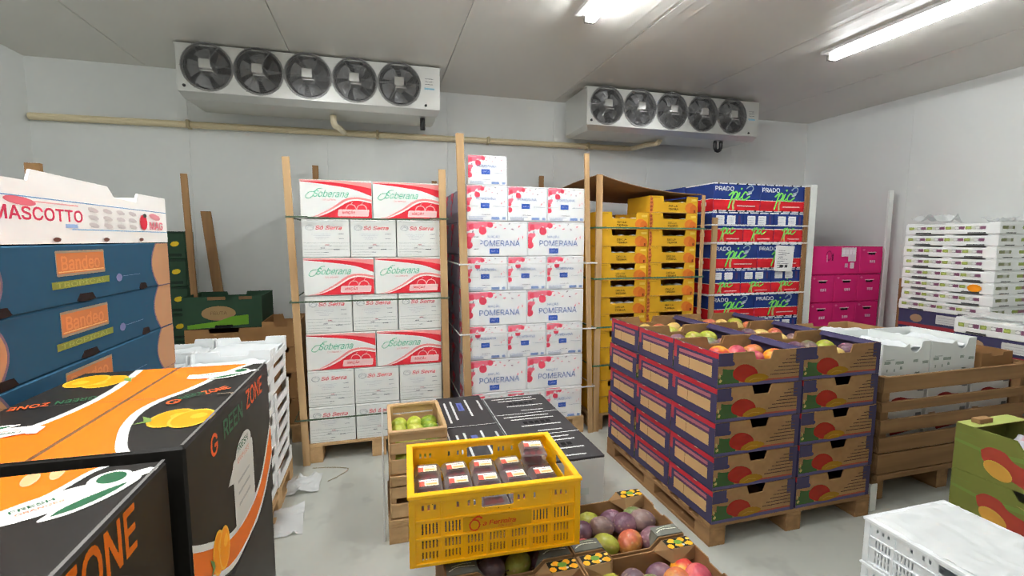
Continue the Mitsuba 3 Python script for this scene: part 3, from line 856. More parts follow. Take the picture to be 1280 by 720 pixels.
# ------------------------------------------------------------------ mangoes
def mango_mesh(seed, top, side, blush, r=.052, long=1.15, stem=True):
    m = trimesh.creation.icosphere(subdivisions=3, radius=1)
    v = np.array(m.vertices)
    x, y, z = v.T
    V = np.column_stack([x * long, y * (.98 - .08 * x) + .10 * x * x * .6, z * (.92 - .06 * x)])
    V[:, 1] += .08 * np.sin(1.6 * x)
    V *= (1 + .03 * (meshkit.noise(v * 1.3 + seed * 3.3, seed) - .5))[:, None]
    n = meshkit.fbm(v * 1.1 + 30 + seed * 5.7, 3, seed)
    n2 = meshkit.fbm(v * 7 + 10 + seed, 2, seed)
    def mx(a, b, t): return np.asarray(a, float) * (1 - t[:, None]) + np.asarray(b, float) * t[:, None]
    sm = lambda a, b, t: (lambda q: q * q * (3 - 2 * q))(np.clip((t - a) / (b - a), 0, 1))
    c = mx(side, top, sm(.35, .65, n + .18 * x))
    c = mx(c, blush, .85 * sm(.5, .72, meshkit.fbm(v * .9 + 50 + seed * 2.1, 2, seed + 5)))
    c = c * (1 + .16 * (n2 - .5))[:, None]
    c = mx(c, np.array([216, 200, 160]), .5 * (meshkit.noise(v * 26 + seed, seed) > .88).astype(float))
    V *= r
    P = [('flesh', (V, np.array(m.faces), np.clip(c, 0, 255)))]
    return P


MKINDS = []
for name, top, side, blush in [('purple', (104, 74, 88), (132, 96, 106), (96, 62, 80)), ('dusky purple-grey', (112, 92, 96), (136, 112, 106), (100, 76, 88)), ('green-yellow', (150, 158, 52), (176, 176, 70), (178, 150, 80)),
                               ('purple and green', (110, 124, 72), (126, 104, 98), (116, 82, 92)), ('orange-red', (206, 116, 70), (190, 96, 74), (200, 140, 70)), ('yellow and red', (232, 156, 40), (200, 62, 58), (230, 176, 60)),
                               ('rosy red', (206, 84, 92), (176, 66, 84), (220, 120, 110)), ('pale yellow', (214, 186, 110), (206, 170, 96), (222, 196, 124))]:
    out = []
    for k in range(2):
        V, f, c = mango_mesh(len(MKINDS) * 10 + k, top, side, blush)[0][1]
        shp = mikit.ply((V, f), 'fruit_skin', smooth=True, color=lin(c))
        st = B().rod((-.059, .0, .0), (-.074, .004, .006), .0035, (96, 70, 46), 7).ply('card')
        out.append([('skin', shp), ('stem', st)])
    MKINDS.append((name, out))


def mango(kind, x, y, z, label, group, rot=None, s=1.0, seed=0):
    rr = random.Random(seed * 13 + 5)
    a = rr.uniform(0, 360) if rot is None else rot
    to = T4().translate([x, y, z]) @ T4().rotate([0, 0, 1], a) @ T4().rotate([0, 1, 0], rr.uniform(-14, 14)) @ T4().rotate([1, 0, 0], rr.uniform(-30, 30)) @ T4().scale([s, s, s])
    put('mango', MKINDS[kind][1][seed % 2], to, f'{MKINDS[kind][0]} mango, {label}', 'mango', group)


# ------------------------------------------------------------------ the mango carton stack
MNAVY, MRED = (64, 58, 88), (176, 40, 52)
def mango_box():
    w, d, h, t = .538, .376, .178, .006
    P = [('floor', B().box((-w / 2, -d / 2, 0), (w / 2, d / 2, .006), KR, b=0).ply('kraft'))]
    prof = Polygon([(-w / 2, 0), (w / 2, 0), (w / 2, h), (w * .13, h), (w * .10, h * .74), (-w * .07, h * .74), (-w * .10, h), (-w / 2, h)])
    for nm, y in (('front_wall', -d / 2 + t), ('back_wall', d / 2)):
        P.append((nm, B().plate(prof, t, frame((0, y, 0), (1, 0, 0), (0, 0, 1)), KR).ply('kraft')))
    for s in (-1, 1):
        x0 = -w / 2 if s < 0 else w / 2 - t
        P.append(('side_wall', B().box((x0, -d / 2 + t, 0), (x0 + t, d / 2 - t, h), MNAVY, b=0).ply('card')))
        P.append(('rim_flap', B().add((np.array([(s * w / 2, -d / 2, h), (s * w / 2, d / 2, h), (s * (w / 2 - .05), d / 2 - .03, h - .018), (s * (w / 2 - .05), -d / 2 + .03, h - .018),
                                       (s * w / 2, -d / 2, h - .004), (s * w / 2, d / 2, h - .004), (s * (w / 2 - .05), d / 2 - .03, h - .022), (s * (w / 2 - .05), -d / 2 + .03, h - .022)]),
                                      np.array([[0, 1, 2], [0, 2, 3], [4, 6, 5], [4, 7, 6], [2, 6, 7], [2, 7, 3], [0, 4, 5], [0, 5, 1], [1, 5, 6], [1, 6, 2], [0, 3, 7], [0, 7, 4]])), MNAVY).ply('card')))
    F = D(prof)
    X = lambda a: -w / 2 + a * w
    F.rect(X(0), 0, X(1), h * .10, (86, 78, 112))
    F.rect(X(.5), h * .10, X(1), h * .155, (150, 72, 60))
    F.rect(X(0), h * .62, X(.16), h, MNAVY).poly(ell(X(.16), h * .68, .012, .011), MNAVY).rect(X(.9), h * .55, X(1), h, MNAVY).rect(X(.95), 0, X(1), h, MNAVY)
    F.poly(Polygon([(X(.0), h * .10), (X(.0), h * .30), (X(.03), h * .26), (X(.02), h * .40), (X(.05), h * .36), (X(.05), h * .56), (X(.1), h * .52), (X(.24), h * .5), (X(.24), h * .1)]), (58, 88, 46))
    F.poly(ell(X(.03), h * .2, .010, .008, 45), (176, 160, 96)).poly(ell(X(.02), h * .36, .006, .010, 20), (176, 160, 96))
    F.poly(curve([(X(.27), h * .12), (X(.18), h * .26), (X(.17), h * .46), (X(.24), h * .62), (X(.33), h * .63), (X(.42), h * .5), (X(.45), h * .32), (X(.4), h * .16), (X(.33), h * .1), (X(.27), h * .12)]), (150, 38, 26))
    F.poly(curve([(X(.30), h * .10), (X(.32), h * .22), (X(.42), h * .33), (X(.52), h * .31), (X(.585), h * .2), (X(.52), h * .11), (X(.4), h * .07), (X(.30), h * .10)]), (146, 106, 22))
    F.poly(stroke([(X(.36), h * .14), (X(.42), h * .2), (X(.5), h * .17)], .004), (164, 128, 50))
    for k in range(6):
        yy = h * (.26 + .105 * k)
        F.rect(X(.60 + .045 * k), yy, X(.945), yy + .0052, (92, 68, 56))
    P.append(('front_print', F.into(B(), fr_front(w, d, h)).ply('print_ink')))
    G = D(rect_(-d / 2, 0, d / 2, h))
    q = d / 2
    G.rect(-q, 0, q, h, MNAVY).rect(-q, h * .84, q, h, MRED).rect(-q, h * .45, -q + .028, h * .86, (168, 62, 74))
    G.rect(-q + .05, h * .66, q - .045, h * .77, (164, 96, 108)).rect(-q + .05, h * .605, q - .045, h * .63, (110, 60, 84))
    G.rect(-q + .05, h * .24, q - .045, h * .585, (196, 160, 112)).rect(-q + .14, h * .24, -q + .145, h * .585, (150, 112, 70))
    for k in range(2): G.rect(-q + .07 + .15 * k, h - .004, -q + .10 + .15 * k, h, (200, 190, 160))
    P.append(('side_print', G.into(B(), fr_left(w, d, h), lift=.0006).ply('print_ink')))
    return P


MB_ = mango_box()
MXC, MYC, MH = 2.175, 2.525, .1815
pallet(MXC, MYC, 1.10, 1.15, 'wooden pallet under the mango carton stack', h=.125, old=True)
COLN = ['front', 'middle', 'back']
for lev in range(5):
    for j in range(3):
        for i in range(2):
            if lev == 4 and False: continue
            put('mango_carton', MB_, tr(MXC + (-.271 if i == 0 else .271) + rnd.uniform(-.007, .007), MYC - .384 + .384 * j + rnd.uniform(-.004, .004), .126 + lev * MH, rnd.uniform(-.012, .012)),
                f'open mango carton, {ORD[4 - lev]} level of the {LMR[2][i]} {COLN[j]} column of its stack', 'carton', 'open mango cartons on the pallet stack')
ztop = .126 + 4 * MH
tk = [[(6, 4, 6, 5), (3, 2, 7, 0)], [(2, 2, 3, 0), (7, 4, 7, 1)], [(4, 7, 2, 7), (7, 2, 7, 4)]]
for j in range(3):
    for i in range(2):
        cx, cy = MXC + (-.271 if i == 0 else .271), MYC - .384 + .384 * j
        put('paper_pad', [('', B().box((cx - .25, cy - .17, ztop + .008), (cx + .25, cy + .17, ztop + .048), (176, 140, 100)).ply('kraft'))], None, f'brown paper packing under the mangoes in the top {LMR[2][i]} {COLN[j]} carton', 'packing')
        n = 0
        for b_ in range(2):
            for a_ in range(4):
                kd = tk[j][i][(a_ + 2 * b_) % 4]
                if (i, j, b_, a_) == (0, 0, 0, 3): kd = 5
                mango(kd, cx - .175 + .118 * a_ + rnd.uniform(-.008, .008), cy - .075 + .15 * b_ + rnd.uniform(-.01, .01), ztop + .097 + rnd.uniform(-.008, .012),
                      f'{NTH[a_]} from left in the {["front", "rear"][b_]} line, top {LMR[2][i]} {COLN[j]} carton', 'mangoes in the cartons on top of the stack', seed=n + 17 * (i + 2 * j), s=1.0)
                n += 1
angle_post(2.765, 1.975, .165, .05, 'short white plastic corner piece standing on the floor by the slatted bin', 1)

# ------------------------------------------------------------------ centre: open mango cases, yellow crate, punnets
def fruit_print(F, x0, y0, x1, y1, seed=0):
    F.rect(x0, y0, x1, y1, (38, 36, 26))
    rr = random.Random(seed)
    w, h = x1 - x0, y1 - y0
    for k in range(5):
        F.poly(ell(x0 + w * (.12 + .19 * k), y0 + h * (.25 + .5 * (k % 2)), h * .24, h * .24), (240, 170, 40))
        F.poly(ell(x0 + w * (.2 + .19 * k), y0 + h * (.72 - .45 * (k % 2)), h * .15, h * .13), (248, 200, 90))
    F.poly(ell(x0 + w * .5, y0 + h * .55, h * .32, h * .24), (110, 150, 60)).poly(ell(x0 + w * .62, y0 + h * .2, h * .1, h * .1), (230, 226, 216))


def open_case():
    """kraft case with gabled corner tabs, printed on the tab tops"""
    w, d, h, t = .462, .345, .16, .005
    P = [('floor', B().box((-w / 2, -d / 2, 0), (w / 2, d / 2, .006), KR, b=0).ply('kraft'))]
    prof = Polygon([(-w / 2, 0), (w / 2, 0), (w / 2, h), (w / 2 - .11, h), (w / 2 - .15, h * .78), (-w / 2 + .15, h * .78), (-w / 2 + .11, h), (-w / 2, h)])
    for nm, y in (('front_wall', -d / 2 + t), ('back_wall', d / 2)):
        P.append((nm, B().plate(prof, t, frame((0, y, 0), (1, 0, 0), (0, 0, 1)), KR).ply('kraft')))
    sp = Polygon([(-d / 2 + t, 0), (d / 2 - t, 0), (d / 2 - t, h), (.04, h), (.035, h - .012), (-.035, h - .012), (-.04, h), (-d / 2 + t, h)])
    for s in (-1, 1):
        P.append(('side_wall', B().plate(sp, t, frame((s * w / 2 - (t if s > 0 else 0), 0, 0), (0, 1, 0), (0, 0, 1)), KR).ply('kraft')))
    for sx in (-1, 1):
        for sy in (-1, 1):
            xo, yo = sx * (w / 2 - t), sy * (d / 2 - t)
            xi, yi = sx * (w / 2 - .115), sy * (d / 2 - .062)
            pts = np.array([(xo, yo, h + .004), (xi, yo, h + .004), (xo, yi, h + .004), (xi + sx * .012, yi, h + .004), (xo, yo, h - .07), (xi - sx * .03, yo, h - .035), (xo, yi - sy * .0, h - .05), (xi + sx * .012, yi - sy * .022, h - .045)])
            m = trimesh.Trimesh(pts).convex_hull
            P.append(('corner_tab', B().add(m, (150, 118, 82) if sy > 0 else (104, 104, 94)).ply('card')))
            F = D()
            a, b = sorted((xo, xi)); c, e = sorted((yo, yi))
            fruit_print(F, a + .003, c + .002, b - .003, e - .002, 2)
            if sy < 0:
                F = D(); F.rect(a, c, b, e, (110, 112, 104)).poly(stroke([(a + .01, c + .02), (a + .04, c + .035), (b - .01, c + .03)], .004), (214, 216, 200)).poly(stroke([(a + .02, c + .04), (a + .06, c + .048), (b - .02, c + .045)], .003), (190, 196, 170))
            P.append(('corner_print', F.into(B(), frame((0, 0, h + .004), (1, 0, 0), (0, 1, 0))).ply('print_ink')))
    return P


OC = open_case()
CX0, CX1, CY0, CY1 = .425, .895, 1.305, 1.665
pallet(.66, 1.485, .95, .74, 'wooden pallet under the open mango cases in the middle', h=.13)
CASES = [(CX1, CY1, 'right rear'), (CX1, CY0, 'right front'), (CX0, CY1, 'left rear'), (CX0, CY0, 'left front')]
for lev in range(2):
    for x, y, nm in CASES:
        put('mango_case', OC, tr(x + rnd.uniform(-.002, .002), y, .131 + lev * .1655 + lev * 0), f'open kraft mango case, {nm} one of the {"lower" if lev == 0 else "upper"} layer', 'case', 'open kraft mango cases')
zc = .131 + .1655
grid = {
    'right rear': [(1, 2, 0, 3), (0, 1, 0, 1), (6, 2, 4, 0)],
    'right front': [(2, 1, 0, 5), (0, 3, 4, 6), (1, 0, 6, 0), (0, 2, 1, 3)],
    'left rear': [(2, 3, 0, 2), (1, 0, 3, 1), (0, 1, 2, 0), (1, 3, 0, 1)],
    'left front': [(3, 0, 1, 0), (2, 1, 0, 6), (0, 3, 1, 0), (1, 0, 2, 3)]}
for x, y, nm in CASES:
    put('paper_pad', [('', B().box((x - .21, y - .155, zc + .007), (x + .21, y + .155, zc + .042), (176, 140, 100)).ply('kraft'))], None, f'brown paper packing under the mangoes in the {nm} case', 'packing')
    for r_ in range(3):
        for c_ in range(4):
            kd = grid[nm][r_][c_]
            ex = .045 if r_ == 0 else 0
            xx = x - .155 + .103 * c_ + (.02 if r_ % 2 else -.0) + rnd.uniform(-.006, .006)
            yy = y + .105 - .102 * r_ + rnd.uniform(-.006, .006)
            if nm == 'left rear' and False: continue
            mango(kd, max(x - .155, min(x + .155, xx)), y + (yy - y) * .76, zc + (.090 if r_ != 1 else .120) + rnd.uniform(-.004, .004), f'{NTH[c_]} from left in {["back", "middle", "front"][r_]} line of the {nm} kraft case', 'mangoes in the open kraft cases', rot=rnd.uniform(-30, 30) + 180 * rnd.randrange(2), seed=r_ * 4 + c_ + 31 * len(nm), s=.90 + .07 * rnd.random() - (.06 if nm == 'left rear' else 0))

# yellow plastic crate
YC = dict(x=.384, y=1.69, z=.505, rz=-.05, w=.60, d=.405, h=.25)
def plastic_crate(w, d, h, col, handle=True, logo=True):
    jit = random.Random(5)
    dk = tuple(int(c * .88) for c in col)
    P = []
    def side(L, nm, M, end):
        s = rect_(-L / 2, 0, L / 2, h)
        n = 7 if L > .5 else 5
        for row, (a, b) in enumerate([(h * .08, h * .20), (h * .24, h * .36), (h * .44, h * .60), (h * .78, h * .86)]):
            for k in range(n):
                u0 = -L / 2 + .03 + (L - .06) * k / n
                u1 = -L / 2 + .03 + (L - .06) * (k + 1) / n
                if row == 2 and abs((u0 + u1) / 2) < L * .22: continue
                if row == 3 and abs((u0 + u1) / 2) < L * .12: continue
                m_ = 5 if row < 3 else 3
                for q in range(m_):
                    if row == 3 and (k * 5 + q) % 7 > 4: continue
                    a0 = u0 + .012 + (u1 - u0 - .018) * q / m_
                    e = jit.uniform(-.0006, .0006); s = s.difference(rect_(a0, a + e, a0 + (u1 - u0 - .018) / m_ * .40, b - .7 * e))
        s = s.difference(rect_(-.05, h * .75, .05, h * .88).buffer(.006))
        b = B().plate(s, .004, M, col)
        # raised ribs and frame on the outside
        M2 = M.copy(); M2[:3, 3] = M[:3, 3] + M[:3, 2] * .0035
        def rib(x0, y0, x1, y1, th=.007):
            N = M2.copy(); N[:3, 3] = (M2 @ np.array([(x0 + x1) / 2, (y0 + y1) / 2, th / 2, 1.0]))[:3]
            b.add(rbox(x1 - x0, y1 - y0, th, .001), col, N)
        for y0, y1, th in [(h * .90, h - .001, .0068), (.001, h * .05, .0068), (h * .63, h * .66, .0062), (h * .38, h * .405, .0062)]: rib(-L / 2 + .001, y0, L / 2 - .001, y1, th)
        for x0 in (-L / 2, L / 2 - .022): rib(x0 + .0005, .0015, x0 + .0215, h - .0015, .0072)
        for k in range(1, n):
            u = -L / 2 + .03 + (L - .06) * k / n
            rib(u - .004, .002, u + .004, h * (.9 if abs(u) > L * .2 else .38) - .002, .0055)
        if not end and logo:
            b.plate(rect_(-L * .2, h * .42, L * .2, h * .62), .003, M2, dk)
        P.append((nm, b.ply('hard_plastic')))
    side(w, 'front_wall', frame((0, -d / 2 + .011, 0), (1, 0, 0), (0, 0, 1)), False)
    side(w, 'back_wall', frame((0, d / 2 - .011, 0), (-1, 0, 0), (0, 0, 1)), False)
    side(d - .024, 'end_wall', frame((-w / 2 + .011, 0, 0), (0, -1, 0), (0, 0, 1)), True)
    side(d - .024, 'end_wall', frame((w / 2 - .011, 0, 0), (0, 1, 0), (0, 0, 1)), True)
    rc = tuple(min(255, int(c * 1.06)) for c in col)
    rim = B()
    for sg in (-1, 1):
        y0, y1 = sorted((sg * (d / 2 + .004), sg * (d / 2 - .02)))
        rim.box((-w / 2 - .004, y0, h - .006), (w / 2 + .004, y1, h + .006), rc, b=.002)
        x0, x1 = sorted((sg * (w / 2 + .0038), sg * (w / 2 - .02)))
        rim.box((x0, -d / 2 + .019, h - .0058), (x1, d / 2 - .019, h + .0058), rc, b=.002)
    P.append(('rim', rim.ply('hard_plastic')))
    bt = rect_(-w / 2 + .012, -d / 2 + .012, w / 2 - .012, d / 2 - .012)
    for i in range(8):
        for j in range(5):
            x, y = -w / 2 + .05 + (w - .1) * i / 7, -d / 2 + .05 + (d - .1) * j / 4
            bt = bt.difference(rect_(x - .022, y - .02, x + .022, y + .02))
    P.append(('bottom', B().plate(bt, .006, frame((0, 0, 0), (1, 0, 0), (0, 1, 0)), col).ply('hard_plastic')))
    if logo:
        F = D()
        F.poly(ell(-.082, h * .52, .019, .021).difference(ell(-.082, h * .52, .0145, .0165)), (206, 60, 30)).poly(stroke([(-.088, h * .6), (-.07, h * .64), (-.058, h * .61)], .006), (206, 60, 30))
        F.text('a Ferreira', -.055, h * .50, .016, (206, 60, 30), w=.115, shear=.25, bold=True).text('FRUTAS', .0, h * .45, .008, (206, 80, 40), w=.05)
        P.append(('logo_print', F.into(B(), frame((0, -d / 2 - .0035, 0), (1, 0, 0), (0, 0, 1))).ply('print_ink')))
    return P


yt = tr(YC['x'], YC['y'], YC['z'], YC['rz'])
put('plastic_crate', plastic_crate(YC['w'], YC['d'], YC['h'], (240, 180, 2)), yt, 'yellow plastic crate of berry punnets standing on the mango cases', 'crate', part_labels={'logo_print': 'red fruit logo and lettering'})


def punnet_parts():
    w, d = .104, .104
    P = []
    base = trimesh.Trimesh(np.array([(sx * w * k, sy * d * k, z) for sx in (-.5, .5) for sy in (-.5, .5) for k, z in ((.80, 0), (1, .038))])).convex_hull
    P.append(('base', mikit.ply(base, 'clear_plastic')))
    lid = trimesh.Trimesh(np.array([(sx * w * k, sy * d * k, z) for sx in (-.5, .5) for sy in (-.5, .5) for k, z in ((1.02, .039), (1.0, .046), (.74, .066))])).convex_hull
    P.append(('lid', mikit.ply(lid, 'clear_plastic')))
    rr = random.Random(4)
    b = B()
    ico = trimesh.creation.icosphere(subdivisions=1, radius=.0125)
    for i in range(3):
        for j in range(3):
            for k in range(2):
                M = np.eye(4); M[:3, 3] = (-.024 + .024 * i + rr.uniform(-.002, .002), -.024 + .024 * j + rr.uniform(-.002, .002), .016 + .020 * k)
                b.add(ico, [(112, 16, 34), (84, 12, 40), (140, 26, 40)][rr.randrange(3)], M)
    P.append(('berries', b.ply('fruit_skin', smooth=True)))
    F = D().rect(-.036, -.024, .036, .024, (244, 232, 206)).rect(-.036, .004, .036, .024, (250, 248, 242)).rect(-.036, -.024, -.016, .012, (222, 104, 90)).rect(-.01, -.016, .03, -.006, (226, 178, 96)).rect(-.012, .01, .03, .013, (150, 120, 110))
    P.append(('sticker', F.into(B(), frame((0, 0, .0665), (1, 0, 0), (0, 1, 0))).ply('gloss_card')))
    return P


PN = punnet_parts()
put('paper_pad', [('', B().box((-.27, -.17, .007), (.27, .17, .048), (170, 136, 98)).ply('kraft'))], yt, 'brown card packing at the bottom of the yellow crate', 'packing')
for r_ in range(3):
    for c_ in range(5):
        put('berry_punnet', PN, yt @ tr(-.224 + .112 * c_, .122 - .112 * r_, .118, rnd.uniform(-.08, .08)), f'clear punnet of red berries, {NTH[c_]} from left in the {["back", "middle", "front"][r_]} row of the yellow crate', 'punnet', 'berry punnets in the yellow crate')
        put('berry_punnet', PN, yt @ tr(-.224 + .112 * c_, .122 - .112 * r_, .0495, 0), f'clear berry punnet under the {NTH[c_]} one of the {["back", "middle", "front"][r_]} crate row', 'punnet', 'lower berry punnets in the yellow crate')
put('berry_punnet', PN, yt @ tr(.205, .105, .186, -.1), 'clear berry punnet lying on top of the others in the yellow crate', 'punnet')

# ------------------------------------------------------------------ wooden crates and black-topped cartons
def slat_crate(w, d, h):
    P = []
    for sx in (-1, 1):
        for sy in (-1, 1):
            P.append(('corner_block', B().box((sx * (w / 2 - .012) - .012, sy * (d / 2 - .022) - .012, 0), (sx * (w / 2 - .012) + .012, sy * (d / 2 - .022) + .012, h)).ply('wood_z')))
    for sy in (-1, 1):
        y = sy * (d / 2 - .005)
        for k, (a, b) in enumerate([(.01, .085), (.115, .175), (h - .052, h - .003)]):
            if b > a: P.append(('end_slat', B().box((-w / 2, y - .005, a), (w / 2, y + .005, b)).ply('wood_x')))
    for sx in (-1, 1):
        x = sx * (w / 2 + .0045)
        for a, b in [(.01, .085), (.115, .175), (h - .052, h - .003)]:
            P.append(('side_slat', B().box((x - .004, -d / 2, a), (x + .004, d / 2, b)).ply('wood_y')))
    P.append(('bottom_board', B().box((-w / 2 + .002, -d / 2 + .01, 0), (w / 2 - .002, d / 2 - .01, .008)).ply('wood_y')))
    P.append(('top_rail', B().box((-w / 2 - .008, -d / 2 - .006, h - .012), (w / 2 + .008, -d / 2 + .02, h + .004)).ply('wood_x')))
    P.append(('top_rail', B().box((-w / 2 - .008, d / 2 - .02, h - .012), (w / 2 + .008, d / 2 + .006, h + .004)).ply('wood_x')))
    for sx in (-1, 1):
        P.append(('top_rail', B().box((sx * w / 2 - .010, -d / 2 + .021, h - .012), (sx * w / 2 + .010, d / 2 - .021, h + .004)).ply('wood_y')))
    return P


SC = slat_crate(.285, .43, .235)
WX, WY = .178, 2.635
pallet(WX + .0, WY, .32, .44, 'small wooden pallet under the two slatted fruit crates', h=.13)
put('slat_crate', SC, tr(WX, WY, .131), 'lower slatted wooden crate under the crate of green fruit', 'crate')
put('slat_crate', SC, tr(WX, WY, .372), 'upper slatted wooden crate holding green fruit beside the black cartons', 'crate')
GF = []
for k, (a, b) in enumerate([((150, 170, 50), (190, 196, 80)), ((176, 188, 60), (206, 206, 100)), ((120, 150, 44), (160, 176, 60))]):
    V, f, c = mango_mesh(90 + k, a, b, a, r=.045, long=1.12)[0][1]
    GF.append([('skin', mikit.ply((V, f), 'fruit_skin', smooth=True, color=lin(c))), ('stem', B().rod((-.05, 0, 0), (-.058, .003, .004), .003, (90, 80, 40), 6).ply('card'))])
n = 0
for j in range(4):
    for i in range(3):
        zz = .372 + .008 + .048
        for lay in range(2):
            put('green_fruit', GF[(n * 2 + lay) % 3], tr(WX - .088 + .088 * i + 0, WY - .15 + .098 * j + rnd.uniform(-.004, .004), zz + lay * .078, rnd.uniform(0, 6)), f'green fruit, {LMR[3][i]} of the {NTH[j]} line, {["bottom", "top"][lay]} layer, in the slatted crate', 'fruit', 'green fruit in the slatted crate')
            n += 1


def black_carton(w, d, h, bars_along_y):
    P = [('body', B().add(rbox(w, d, h - .014, .003), (206, 206, 204), frame((0, 0, (h - .014) / 2), (1, 0, 0), (0, 1, 0))).ply('card'))]
    P.append(('lid', B().add(rbox(w, d, .014, .003), (62, 60, 62), frame((0, 0, h - .007), (1, 0, 0), (0, 1, 0))).ply('card')))
    F = D()
    L, S = (d, w) if bars_along_y else (w, d)     # bars run along L
    def R(a0, s0, a1, s1, col):
        if bars_along_y: F.rect(s0, a0, s1, a1, col)
        else: F.rect(a0, -s1, a1, -s0, col)
    R(-L / 2, -S / 2, L / 2, -S / 2 + .008, (222, 222, 222)); R(-L / 2, -S / 2, -L / 2 + .006, S / 2, (200, 200, 200))
    for s0, a0, a1, col in [(-.36, -.38, .30, (216, 216, 216)), (-.22, -.30, .34, (216, 216, 216)), (.10, -.22, .36, (216, 216, 216)), (.36, -.05, .30, (206, 206, 206))]:
        R(a0 * L, s0 * S, a1 * L, s0 * S + .013, col)
    if bars_along_y:
        R(-.02 * L, -.10 * S, .26 * L, .02 * S, (96, 108, 170))
        R(.02 * L, -.07 * S, .2 * L, -.03 * S, (70, 80, 150))
    else:
        for k in range(5): R((-.16 + .085 * k) * L, -.08 * S, (-.10 + .085 * k) * L, .03 * S, (18, 18, 20))
    P.append(('lid_print', F.into(B(), fr_top(w, d, h)).ply('print_ink')))
    Q = D().rect(w * .1, h * .45, w * .3, h * .55, (190, 196, 192)).rect(w * .14, h * .3, w * .34, h * .33, (196, 198, 198))
    P.append(('front_print', Q.into(B(), fr_front(w, d, h)).ply('print_ink')))
    return P


BZ = .131
pallet(.715, 2.62, 0.76, 1.02, 'wooden pallet under the black topped cartons')
KA, KB = black_carton(.312, .53, .365, True), black_carton(.425, .330, .365, False)
for j, y in enumerate((2.375, 2.915)):
    put('black_carton', KA, tr(.502, y, .141), f'black topped white carton with a blue square, {["front", "rear"][j]} one beside the wooden crates', 'carton')
for j, y in enumerate((2.265, 2.60, 2.935)):
    put('black_carton', KB, tr(.878, y, .141), f'black topped white carton with cross bars, {["front", "middle", "rear"][j]} of the right hand three', 'carton')
put('display_board', [('', B().box((-.006, 2.46, .15), (.0, 3.1, .50), (214, 216, 214)).box((-.008, 2.45, .12), (.002, 2.47, .5), (214, 216, 214)).box((-.008, 3.09, .0), (.002, 3.11, .5), (214, 216, 214)).box((-.008, 2.45, .0), (.002, 2.47, .12), (214, 216, 214)).ply('card'))], None, 'thin white board on edge at the left of the slatted wooden crates', 'board')

# ------------------------------------------------------------------ crumpled sheets
def crumple(w, d, amp, seed, nx=26, ny=20, drape=0.0, f0=7.0, t=.0012):
    xs_, ys_ = np.linspace(-w / 2, w / 2, nx), np.linspace(-d / 2, d / 2, ny)
    X, Y = np.meshgrid(xs_, ys_, indexing='ij')
    P = np.stack([X * f0, Y * f0, np.full_like(X, seed * 3.7)], -1)
    n1 = meshkit.fbm(P, 3, seed)
    n2 = 1 - np.abs(2 * meshkit.noise(P * 1.7 + 9, seed + 3) - 1)
    Z = amp * (.6 * n1 + .6 * n2 ** 3)
    e = np.minimum(np.minimum(X + w / 2, w / 2 - X), np.minimum(Y + d / 2, d / 2 - Y))
    Z -= drape * np.clip(1 - e / .03, 0, 1) ** 2
    Z -= Z.min()
    jx = .012 * (meshkit.noise(P + 40, seed) - .5); jy = .012 * (meshkit.noise(P + 70, seed) - .5)
    v = np.concatenate([np.stack([X + jx, Y + jy, Z + s * t], -1).reshape(-1, 3) for s in (0, 1)])
    N = nx * ny
    i, j = np.meshgrid(np.arange(nx - 1), np.arange(ny - 1), indexing='ij')
    q = np.stack([i * ny + j, (i + 1) * ny + j, (i + 1) * ny + j + 1, i * ny + j + 1], -1).reshape(-1, 4)
    f = np.vstack([q[:, [0, 2, 1]], q[:, [0, 3, 2]], q[:, [0, 1, 2]] + N, q[:, [0, 2, 3]] + N])
    return v, f


# ------------------------------------------------------------------ foreground left: black and orange cartons
OR, OG, BK = (252, 116, 22), (40, 92, 62), (33, 31, 29)
def sticker_logo(F, x, y, s, rot):
    """white oval fruit sticker with a green leaf"""
    def tf(g): return affinity.translate(affinity.rotate(affinity.scale(g, s, s, origin=(0, 0)), rot, origin=(0, 0)), x, y)
    F.poly(tf(unary_union([ell(0, 0, 1.0, .42), ell(.95, .28, .36, .36), Polygon([(.6, -.2), (1.75, -.05), (1.6, .2), (.7, .3)]), Polygon([(-1.0, -.1), (-.95, .5), (-.7, .42), (-.5, .1)])])), (236, 232, 226))
    F.poly(tf(curve([(-.2, -.62), (.2, -.68), (.8, -.5), (1.3, -.12), (.6, -.2), (.1, -.38), (-.2, -.62)]).buffer(.06)), (236, 232, 226))
    F.poly(tf(curve([(-.1, -.6), (.25, -.62), (.75, -.46), (1.1, -.2), (.55, -.26), (.1, -.42), (-.1, -.6)])), OG)
    F.poly(tf(ell(.98, .28, .24, .27)), OG)
    c, n = math.cos(math.radians(rot)), math.sin(math.radians(rot))
    def T(txt, a, b, h, w, col): F.text(txt, x + s * (a * c - b * n), y + s * (a * n + b * c), h * s, col, w=w * s, rot=rot, bold=True)
    T('FRESH', -.50, .06, .12, .6, OG); T('ORANGES', -.45, -.12, .09, .65, (230, 140, 110))


def orange_fruit(F, x, y, rx, ry, a):
    for dx, dy in ((-.35, .12), (.32, -.1)):
        g = affinity.rotate(ell(x + dx * rx * 1.2, y + dy * ry, rx * .68, ry * .9), a, origin=(x, y))
        F.poly(g.buffer(.006), (246, 176, 56)); F.poly(g, (244, 146, 14))
        F.poly(affinity.rotate(ell(x + dx * rx * 1.2 + .01, y + dy * ry + .012, rx * .3, ry * .3), a, origin=(x, y)), (250, 172, 44))
    F.poly(affinity.rotate(Polygon([(x - rx * 1.1, y + ry * .1), (x - rx * 1.6, y + ry * .5), (x - rx * 1.3, y - ry * .1), (x - rx * 1.65, y - ry * .4), (x - rx * 1.0, y - ry * .2)]), a, origin=(x, y)), (112, 140, 70))


